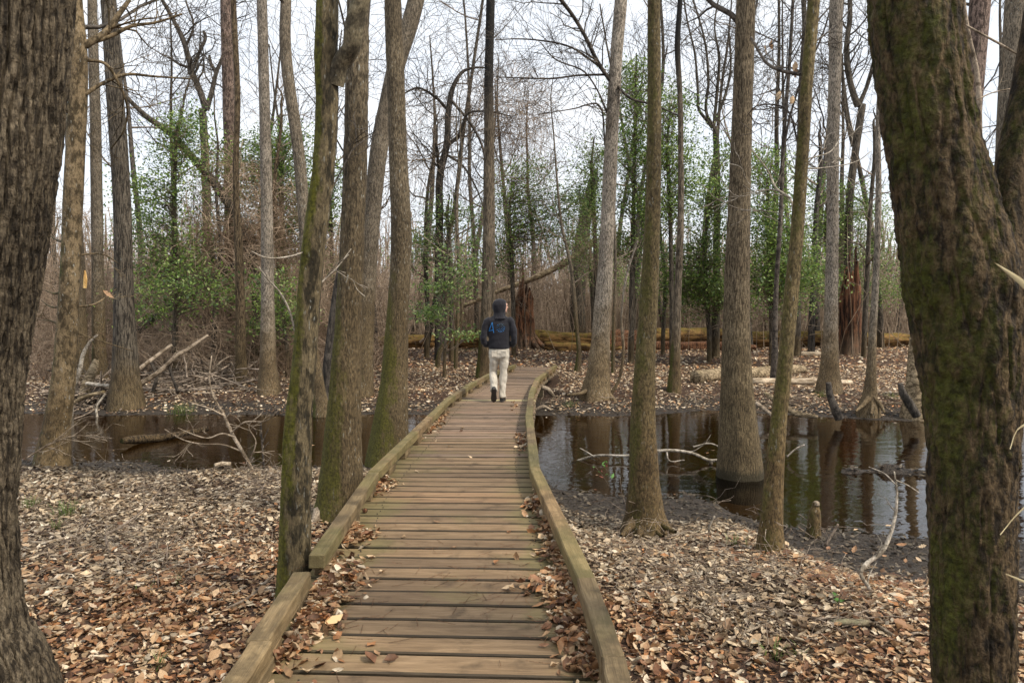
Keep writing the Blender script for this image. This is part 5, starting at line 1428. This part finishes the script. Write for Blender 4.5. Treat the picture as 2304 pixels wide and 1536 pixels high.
# ------------------------------------------------------------------ grass and small green plants
def tuft(label, px, py, n, h, seed, wide=.12, cols=((.10, .17, .035), (.16, .21, .06), (.2, .2, .08))):
    rg = np.random.default_rng(seed)
    b = hit(px, py)
    b[2] = float(ground(b[0], b[1]))
    V, F, C = [], [], []
    for k in range(n):
        a = rg.uniform(0, 6.28)
        q = rg.uniform(0, wide)
        p0 = np.array([math.cos(a) * q, math.sin(a) * q, 0])
        a2 = a + rg.normal(0, .8)
        d = np.array([math.cos(a2), math.sin(a2), 0])
        sd = np.array([-d[1], d[0], 0]) * rg.uniform(.0025, .005)
        hh = h * rg.uniform(.5, 1.2)
        out = hh * rg.uniform(.2, .9)
        off = len(V)
        for t in (0, .4, .75, 1):
            c = p0 + d * out * t ** 1.6 + np.array([0, 0, hh * (t - .35 * t ** 2.5)])
            w = sd * (1 - t * .9)
            V += [c - w, c + w]
        F += [(off, off + 1, off + 3, off + 2), (off + 2, off + 3, off + 5, off + 4), (off + 4, off + 5, off + 7, off + 6)]
        cc = np.array(cols[rg.integers(0, len(cols))]) * rg.uniform(.7, 1.3)
        C += [cc] * 8
    e = thing('grass_tuft', label, 'grass', b, 'small grass tufts in the leaf litter')
    obj('blades', mesh_from('blades', np.array(V), [np.array(F)], M['grassblade'], col=np.array(C)), e)
for k, a in enumerate([('larger grass tuft in litter beside the huge left trunk', 152, 1158, 70, .17, .14), ('small dark grass tuft just below the larger left tuft', 128, 1190, 34, .12, .06), ('tiny grass tuft against the huge left trunk', 62, 1140, 40, .14, .1),
        ('arching grass clump at the far water edge, left', 408, 930, 150, .3, .3), ('green sprig in litter left of the near kerb beam', 318, 1332, 16, .07, .05), ('second green sprig right of the first in the left litter', 396, 1312, 12, .06, .05), ('thin grass sprout at the bottom left', 355, 1502, 18, .11, .04),
        ('thin grass sprout at the lower right litter', 1738, 1478, 26, .12, .05), ('green sprig left of the thin lower right grass sprout', 1800, 1470, 10, .07, .05), ('grass clump on the far bank left of pale rooted trunk', 1282, 915, 46, .2, .16), ('pale grass at the foot of the straight pale trunk', 1850, 892, 60, .2, .16),
        ('grass patch at the far bank beside the big right tree', 2010, 895, 70, .18, .25), ('grass sprig on the near mud left of the leaning brown trunk', 1655, 1225, 22, .10, .09), ('faint grass patch on far bank near the boardwalk end', 1265, 790, 70, .22, .4), ('grass patch left of the walking person by the log', 1005, 795, 90, .24, .7),
        ('grass patch on the far left bank behind the creek', 1055, 790, 60, .24, .4)]):
    tuft(a[0], a[1], a[2], a[3], a[4], 70 + k, a[5])
def sprig(label, px, py, n, h, seed, red=False):
    rg = np.random.default_rng(seed)
    b = hit(px, py)
    e = thing('leafy_seedling', label, 'seedling', b)
    tb = Tubes()
    pos = []
    for k in range(3):
        P, _ = wander(rg, (0, 0, 0), (rg.normal(0, .3), rg.normal(0, .3), 1), h, 5, .15)
        tb.add(P, .002)
        pos.append(P[2:])
    obj('stems', tb.mesh('stems', M['twig'], 4), e)
    pos = np.concatenate(pos)
    pos = pos[rg.integers(0, len(pos), n)] + rg.normal(0, .02, (n, 3))
    cols = np.array([(.14, .3, .07)]) * rg.uniform(.7, 1.2, (n, 1))
    if red: cols[::4] = (.4, .12, .08)
    V, F, C = leaf_cloud(rg, pos, rg.uniform(.05, .08, n), rg.uniform(0, 6.28, n), rg.normal(0, .4, n), rg.normal(0, .4, n), rg.uniform(.8, 1.1, n), rg.uniform(-.2, .3, n), cols, True)
    obj('leaves', mesh_from('leaves', V, F, M['green'], col=C), e)
sprig('little green seedling with a red leaf at the near water edge', 1372, 1098, 15, .34, 5, True)
sprig('tiny bright green seedling in the right leaf litter', 1876, 1360, 4, .07, 6)

# cane blades reaching in at the right edge
e = thing('river_cane', 'dry tan cane blades poking in at the right frame edge', 'cane', (1.42, 1.75, float(ground(1.42, 1.75))))
cb = np.array(e.location)
obj('cane_stem', trunk_mesh('cane_stem', np.array([cb + (0, 0, -.1), cb + (.03, .02, .9), cb + (.06, .05, 2.1)]), np.array([.008, .007, .005]), M['tanlog'], 8, .1, origin=cb), e)
cm, nt_, bs_, _o = new_mat('dry_cane_leaf')
bs_.inputs['Base Color'].default_value = (.62, .52, .3, 1)
bs_.inputs['Roughness'].default_value = .6
for (q0, q1, q2, w) in [((2330, 660), (2290, 628), (2236, 590), .009), ((2330, 1125), (2290, 1155), (2250, 1202), .009), ((2330, 950), (2290, 965), (2272, 1010), .006), ((2310, 1310), (2285, 1300), (2262, 1290), .004)]:
    a, b, c = at(q0[0], q0[1], 1.72), at(q1[0], q1[1], 1.66), at(q2[0], q2[1], 1.58)
    s = cb + np.array([.05, .04, a[2] - cb[2] - .05])
    P, _, _ = resample(np.array([s, a, b, c]), [1, 1, 1, 1], 14)
    t = np.linspace(0, 1, 14)
    wv = w * np.sin(math.pi * np.clip(t * .85 + .14, 0, 1))
    up = np.array([.25, -.3, .9])
    up /= np.linalg.norm(up)
    V = np.concatenate([P - wv[:, None] * up, P + np.array([0, -.002, 0]), P + wv[:, None] * up]) - cb
    i = np.arange(13)
    Fq = np.concatenate([np.stack([i, i + 1, i + 15, i + 14], -1), np.stack([i + 14, i + 15, i + 29, i + 28], -1)])
    obj('blade', mesh_from('blade', V, [Fq], cm), e)

# dead leaves hanging on the leaning brown tree's branch
for k, (px, py) in enumerate([(1722, 112), (1735, 102), (1790, 165), (1788, 150), (1752, 215), (1783, 225)]):
    o = obj('hanging_leaf', LM[k], None, tuple(at(px, py, 6.0)))
    o.scale = (.08, .08, .08)
    o.rotation_euler = (.4 * k, 1.3, .7 * k)
    tag(o, 'curled dead leaf dangling from a twig of the leaning brown tree', 'leaf', 'dead leaves hanging on the leaning tree')
o = obj('hanging_leaf', LM[5], None, tuple(at(243, 663, 9.4)))
o.scale = (.16, .12, .12)
o.rotation_euler = (.9, .7, .5)
tag(o, 'large pinkish dead leaf caught on a twig beside the dark flared trunk', 'leaf')
# sweetgum ball on the planks
bm = bmesh.new()
bmesh.ops.create_icosphere(bm, subdivisions=3, radius=.017)
for v in bm.verts:
    v.co *= 1 + .28 * (hash((round(v.co.x, 4), round(v.co.y, 4))) % 7 > 4)
me = bpy.data.meshes.new('sweetgum_ball')
bm.to_mesh(me)
bm.free()
me.materials.append(M['redlog'])
o = obj('sweetgum_ball', me, None, tuple(onz(821, 1148, .018)))
tag(o, 'dark spiky seed ball on the planks near the left kerb beam', 'seed ball')

# ------------------------------------------------------------------ the walking person
def cloth_mat(name, col, fold=.5, weave=160, rough=.9):
    m, nt, bs, out = new_mat(name)
    tc = node(nt, 'ShaderNodeTexCoord').outputs['Object']
    n1 = noise(nt, tc, 4, 4, .6)
    base = mixc(nt, 1.0, col, ramp(nt, n1, [(.3, .82), (.7, 1.15)]), 'MULTIPLY')
    setin(nt, bs, 'Base Color', base)
    bs.inputs['Roughness'].default_value = rough
    bs.inputs['Specular IOR Level'].default_value = .2
    bs.inputs['Sheen Weight'].default_value = .15
    h = math_(nt, 'ADD', math_(nt, 'MULTIPLY', noise(nt, mapping(nt, tc, (1, 1, .45)), 16, 3, .5, .5), fold), math_(nt, 'MULTIPLY', noise(nt, tc, weave, 2), .08))
    bump(nt, bs, h, .8, .03)
    return m
M['hoodie'] = cloth_mat('charcoal_fleece', (.016, .0155, .02))
M['trousers'] = cloth_mat('khaki_cotton', (.53, .48, .40), 1.2)
def plain(name, col, rough=.6):
    m, nt, bs, out = new_mat(name)
    tc = node(nt, 'ShaderNodeTexCoord').outputs['Object']
    setin(nt, bs, 'Base Color', mixc(nt, 1.0, col, ramp(nt, noise(nt, tc, 25, 3), [(.3, .85), (.7, 1.12)]), 'MULTIPLY'))
    bs.inputs['Roughness'].default_value = rough
    return m
M['skin'] = plain('skin', (.62, .36, .27), .5)
M['shoe'] = plain('black_shoe', (.018, .017, .017), .6)
M['sole'] = plain('dark_sole', (.035, .03, .028), .8)
M['blue'] = plain('blue_print', (.012, .17, .46), .5)
M['teal'] = plain('dull_teal_print', (.03, .085, .14), .5)

def loft(bm, rings, n=28):
    """rings: (centre, rx, ry, axis_up) elliptical cross-sections along a path"""
    prev, first = None, None
    cs = [np.array(r[0], float) for r in rings]
    for k, rg in enumerate(rings):
        c = cs[k]
        if len(rg) > 3 and rg[3] is not None: t = np.array(rg[3], float)
        else: t = cs[min(k + 1, len(cs) - 1)] - cs[max(k - 1, 0)]
        t /= np.linalg.norm(t)
        u = np.cross((0, 1, 0), t)
        if np.linalg.norm(u) < .15: u = np.array([1., 0, 0])
        u /= np.linalg.norm(u)
        v = np.cross(t, u)
        row = [bm.verts.new(c + rg[1] * math.cos(a) * u + rg[2] * math.sin(a) * v) for a in np.arange(n) / n * 2 * math.pi]
        if prev:
            for j in range(n):
                bm.faces.new((prev[j], prev[(j + 1) % n], row[(j + 1) % n], row[j]))
        else: first = row
        prev = row
    bm.faces.new(list(reversed(first)))
    bm.faces.new(prev)

def ball(bm, c, rx, ry, rz, rot=0):
    m = Matrix.Translation(c) @ Matrix.Rotation(rot, 4, 'Z') @ Matrix.Diagonal((rx, ry, rz, 1))
    bmesh.ops.create_uvsphere(bm, u_segments=20, v_segments=14, radius=1, matrix=m)

def fuse(name, bm, voxel, mat, smooth=6):
    me = bpy.data.meshes.new(name + '_raw')
    bmesh.ops.recalc_face_normals(bm, faces=bm.faces)
    bm.to_mesh(me)
    bm.free()
    o = bpy.data.objects.new(name + '_raw', me)
    COL.objects.link(o)
    md = o.modifiers.new('remesh', 'REMESH')
    md.mode = 'VOXEL'
    md.voxel_size = voxel
    ms = o.modifiers.new('smooth', 'SMOOTH')
    ms.iterations = smooth
    ms.factor = .5
    dg = bpy.context.evaluated_depsgraph_get()
    out = bpy.data.meshes.new_from_object(o.evaluated_get(dg))
    bpy.data.objects.remove(o)
    bpy.data.meshes.remove(me)
    out.name = name
    out.materials.clear()
    out.materials.append(mat)
    out.polygons.foreach_set('use_smooth', np.ones(len(out.polygons), dtype=bool))
    return out

def displace(me, fn):
    n = len(me.vertices)
    co = np.empty(n * 3, np.float32)
    no = np.empty(n * 3, np.float32)
    me.vertices.foreach_get('co', co)
    me.vertices.foreach_get('normal', no)
    co, no = co.reshape(-1, 3), no.reshape(-1, 3)
    co = co + no * fn(co)[:, None]
    me.vertices.foreach_set('co', co.astype(np.float32).ravel())
    me.update()

fp = onz(1123, 903, 0)
person = thing('person', 'person in a dark hooded sweatshirt and khaki trousers walking away along the boardwalk', 'person', (fp[0], fp[1], 0))
FA = math.atan2(.42, .9)                                # head turned towards the right bank
fdir = np.array([math.cos(FA), math.sin(FA), 0])
hc = np.array([.022, .05, 1.672]) + fdir * .024
bm = bmesh.new()
ball(bm, hc, .100, .076, .118, FA)
ball(bm, hc + fdir * .035 + (0, 0, -.055), .062, .056, .062, FA)        # jaw
ball(bm, hc + fdir * .085 + (0, 0, -.098), .022, .024, .018, FA)        # chin
ball(bm, hc + fdir * .106 + (0, 0, -.012), .022, .012, .026, FA)        # nose
ball(bm, hc + fdir * .118 + (0, 0, -.026), .012, .014, .011, FA)
ball(bm, hc + fdir * .092 + (0, 0, .032), .018, .055, .014, FA)         # brow
ball(bm, hc + fdir * .094 + (0, 0, -.058), .016, .026, .008, FA)        # lips
loft(bm, [((0, .03, 1.40), .062, .058), ((.008, .04, 1.50), .057, .057), ((.02, .05, 1.60), .055, .056)])
loft(bm, [((0, 0, .95), .15, .10), ((0, .01, 1.1), .15, .10), ((0, .02, 1.3), .17, .10), ((0, .03, 1.42), .15, .08), ((0, .03, 1.47), .08, .06)])
for s in (-1, 1):
    loft(bm, [((s * .16, .025, 1.42), .05, .05), ((s * .235, .0, 1.25), .044, .044), ((s * .262, -.03, 1.09), .038, .038), ((s * .20, .10, 1.02), .036, .036), ((s * .12, .155, 1.02), .034, .034)])
    for k in range(4):                                  # fingers tucked into the pocket
        loft(bm, [((s * .12, .155, 1.045 - .017 * k), .011, .011), ((s * .08, .165, 1.045 - .018 * k), .0105, .0105), ((s * (.05 - .006 * (k == 3)), .158, 1.04 - .018 * k), .009, .009)], 10)
    loft(bm, [((s * .115, .145, 1.06), .012, .012), ((s * .085, .15, 1.075), .010, .010)], 10)
loft(bm, [((-.085, 0, .95), .075, .08), ((-.098, .045, .52), .05, .05), ((-.088, -.15, .25), .036, .036)])
loft(bm, [((.08, 0, .95), .075, .08), ((.065, .015, .5), .052, .052), ((.05, -.02, .10), .036, .036)])
body = obj('body', fuse('body', bm, .0115, M['skin'], 4), person)
for s in (-1, 1):
    side = np.array([-fdir[1], fdir[0], 0]) * s
    bm = bmesh.new()
    ball(bm, hc + fdir * .088 + side * .031 + (0, 0, .008), .009, .010, .008, FA)
    me = bpy.data.meshes.new('eye')
    bm.to_mesh(me); bm.free()
    me.materials.append(M['sole'])
    obj('eye', me, person)

bm = bmesh.new()
loft(bm, [((0, 0, .925), .178, .128, (0, 0, 1)), ((0, 0, .945), .187, .136, (0, 0, 1)), ((0, .0, .985), .186, .134, (0, 0, 1)), ((0, .004, 1.06), .185, .128, (0, 0, 1)), ((0, .008, 1.16), .188, .127, (0, 0, 1)), ((0, .014, 1.27), .2, .130, (0, 0, 1)), ((0, .018, 1.36), .208, .126, (0, 0, 1)), ((0, .022, 1.425), .20, .112, (0, 0, 1)), ((0, .028, 1.475), .155, .098, (0, 0, 1)), ((0, .03, 1.51), .10, .085, (0, 0, 1))], 40)
for s in (-1, 1):
    loft(bm, [((s * .150, .02, 1.42), .075, .085), ((s * .205, .018, 1.395), .072, .085), ((s * .236, .006, 1.32), .066, .076), ((s * .255, -.012, 1.22), .060, .069), ((s * .268, -.03, 1.12), .058, .067), ((s * .262, -.02, 1.045), .058, .064), ((s * .235, .045, 1.0), .055, .06), ((s * .185, .115, .995), .052, .055), ((s * .12, .155, 1.01), .048, .05)], 24)
loft(bm, [((-.15, .12, 1.02), .045, .085, (1, 0, 0)), ((-.05, .148, 1.03), .042, .095, (1, 0, 0)), ((.05, .148, 1.03), .042, .095, (1, 0, 0)), ((.15, .12, 1.02), .045, .085, (1, 0, 0))], 20)
sw = fuse('hoodie', bm, .0105, M['hoodie'], 7)
displace(sw, lambda c: .010 * fbm(c[:, 0] * 7 + c[:, 2] * 5, c[:, 1] * 6, c[:, 2] * 9 - c[:, 0] * 6, 71, 2) * sstep(.93, 1.05, c[:, 2]) * np.where(np.abs(c[:, 0]) > .19, 1.2, .8))
hood_o = obj('hoodie', sw, person)
# hood: a shell open towards the face
hoodc = np.array([.016, .045, 1.67])
nu, nv = 40, 26
V = []
for shell in (0, 1):
    for i in range(nv):
        v = i / (nv - 1)
        z = 1.455 + v * .352
        q = (z - 1.455) / .352
        rx = float(np.interp(q, [0, .15, .3, .5, .7, .86, .95, 1], [.150, .118, .102, .112, .115, .095, .062, .012]))
        ry = float(np.interp(q, [0, .15, .3, .5, .7, .86, .95, 1], [.118, .105, .100, .122, .132, .112, .075, .014]))
        for j in range(nu):
            # opening of about 95 degrees centred on the facing direction above the chin
            op = math.radians(float(np.interp(q, [0, .2, .32, .5, .75, .9, 1], [0, 0, 30, 47, 45, 18, 0])))
            a = FA + op + (2 * math.pi - 2 * op) * j / (nu - 1)
            d = np.array([math.cos(a), math.sin(a)])
            f = np.array([math.cos(FA), math.sin(FA)])
            al, pe = d.dot(f), d[1] * f[0] - d[0] * f[1]
            rr_ = 1 - .11 * shell
            fold = 1 + .035 * math.sin(a * 5 + q * 9) * (1 - q) + .02 * math.sin(a * 9 - q * 14)
            x = al * ry * rr_ * fold
            y = pe * rx * rr_ * fold
            cx0 = hoodc[0] * q
            V.append((cx0 + x * f[0] - y * f[1], .028 + .02 * q + x * f[1] + y * f[0], z - .008 * shell))
F = []
for shell in (0, 1):
    o_ = shell * nu * nv
    for i in range(nv - 1):
        for j in range(nu - 1):
            q4 = (o_ + i * nu + j, o_ + i * nu + j + 1, o_ + (i + 1) * nu + j + 1, o_ + (i + 1) * nu + j)
            F.append(q4 if shell == 0 else q4[::-1])
o_ = nu * nv
for i in range(nv - 1):
    for j, fl in ((0, 1), (nu - 1, 0)):
        q4 = (i * nu + j, (i + 1) * nu + j, o_ + (i + 1) * nu + j, o_ + i * nu + j)
        F.append(q4 if fl else q4[::-1])
obj('hood', mesh_from('hood', np.array(V), [np.array(F)], M['hoodie']), hood_o)
# hem band and the print on the back
bvh = BVHTree.FromPolygons([v.co.copy() for v in sw.vertices], [tuple(p.vertices) for p in sw.polygons])
def print_strip(pts, w, mat, name='print'):
    V, F = [], []
    P, _, _ = resample(np.array([(p[0], 0, p[1]) for p in pts], float), [1] * len(pts), max(4, 5 * len(pts)))
    tg = np.gradient(P, axis=0)
    for p, t in zip(P, tg):
        nrm = np.array([-t[2], 0, t[0]])
        nrm /= np.linalg.norm(nrm)
        for s in (-1, 1):
            q = p + nrm * w * s
            h, n_, _, _ = bvh.ray_cast(Vector((q[0], -1, q[2])), Vector((0, 1, 0)))
            V.append((q[0], (h.y if h else -.12) - .004, q[2]))
    for k in range(len(P) - 1):
        F.append((2 * k, 2 * k + 1, 2 * k + 3, 2 * k + 2))
    return V, F
def pm(px, py):
    s = fp[1] / FPX
    return ((px - 1123) * s, (903 - py) * s)
V, F = [], []
for st in ([(1107.9, 724), (1104, 734), (1100.5, 743.5)], [(1100.5, 743.5), (1106, 742), (1110.8, 740.6)], [(1107.9, 724), (1109.6, 736), (1111.4, 747.4)]):
    v, f = print_strip([pm(*p) for p in st], .0062, None)
    F += [tuple(i + len(V) for i in q) for q in f]
    V += v
obj('printed_number', mesh_from('printed_number', np.array(V), [np.array(F)], M['blue'], smooth=False), hood_o)
for col, sel in (('blue', 0), ('teal', 1)):
    V, F = [], []
    for k in range(14):
        a = 2 * math.pi * k / 14
        bright = math.sin(a) < -.35 or k % 5 == 0
        if bright == bool(sel): continue
        for r0, r1 in ((6.4, 10.4), (2.8, 4.8)):
            if r0 < 4 and k % 2: continue
            c = (1126.6, 736.2)
            v, f = print_strip([pm(c[0] + r * math.cos(a + .1), c[1] - r * math.sin(a + .1)) for r in (r0, (r0 + r1) / 2, r1)], .003, None)
            F += [tuple(i + len(V) for i in q) for q in f]
            V += v
    obj('printed_emblem', mesh_from('printed_emblem', np.array(V), [np.array(F)], M[col], smooth=False), hood_o)

bm = bmesh.new()
loft(bm, [((0, 0, 1.0), .16, .112, (0, 0, 1)), ((0, 0, .93), .176, .122, (0, 0, 1)), ((0, -.004, .86), .183, .13, (0, 0, 1)), ((0, -.004, .79), .183, .128, (0, 0, 1)), ((0, 0, .745), .172, .11, (0, 0, 1))], 36)
loft(bm, [((-.088, 0, .84), .09, .116), ((-.094, .006, .72), .083, .10), ((-.098, .028, .6), .073, .086), ((-.10, .05, .51), .068, .076), ((-.097, -.01, .41), .064, .072), ((-.092, -.085, .32), .062, .07), ((-.088, -.145, .245), .063, .07), ((-.086, -.165, .21), .06, .066)], 26)
loft(bm, [((.088, 0, .84), .09, .116), ((.084, .004, .72), .083, .10), ((.077, .01, .6), .073, .086), ((.072, .012, .5), .068, .077), ((.066, .002, .38), .065, .073), ((.06, -.012, .26), .063, .07), ((.055, -.02, .14), .064, .074), ((.055, -.02, .075), .062, .074)], 26)
tr = fuse('trousers', bm, .0105, M['trousers'], 6)
displace(tr, lambda c: .012 * fbm(c[:, 0] * 8, c[:, 1] * 8, c[:, 2] * 8 + 4 * c[:, 0], 81, 2) * (1 + .8 * sstep(.45, .1, c[:, 2])))
tr_o = obj('trousers', tr, person)
for sx in (-1, 1):
    me = box_mesh('pocket', .085, .012, .11, M['trousers'], .004)
    o = obj('pocket', me, tr_o, (sx * .085, -.131, .845))
    o.rotation_euler = (.05, 0, -.12 * sx)

def shoe(loc, pitch, yaw):
    bm = bmesh.new()
    loft(bm, [((0, -.125, .05), .026, .030, (0, 1, 0)), ((0, -.105, .055), .038, .046, (0, 1, 0)), ((0, -.05, .062), .04, .056, (0, 1, 0)), ((0, .02, .05), .044, .044, (0, 1, 0)), ((0, .09, .038), .048, .034, (0, 1, 0)), ((0, .14, .032), .04, .027, (0, 1, 0)), ((0, .168, .028), .02, .016, (0, 1, 0))], 20)
    loft(bm, [((0, -.07, .06), .042, .05), ((0, -.07, .125), .043, .05)], 18)
    o = obj('shoe', fuse('shoe', bm, .007, M['shoe'], 3), person, loc)
    o.rotation_euler = (pitch, 0, yaw)
    bm = bmesh.new()
    loft(bm, [((0, -.132, .012), .03, .012, (0, 1, 0)), ((0, -.10, .012), .042, .0125, (0, 1, 0)), ((0, .0, .012), .044, .0125, (0, 1, 0)), ((0, .09, .012), .053, .0125, (0, 1, 0)), ((0, .15, .014), .042, .012, (0, 1, 0)), ((0, .178, .016), .015, .008, (0, 1, 0))], 16)
    me = bpy.data.meshes.new('sole')
    bm.to_mesh(me); bm.free()
    me.materials.append(M['sole'])
    obj('sole', me, o)
shoe((.058, .045, .0), 0, -.12)
shoe((-.086, -.205, .140), -.95, .05)
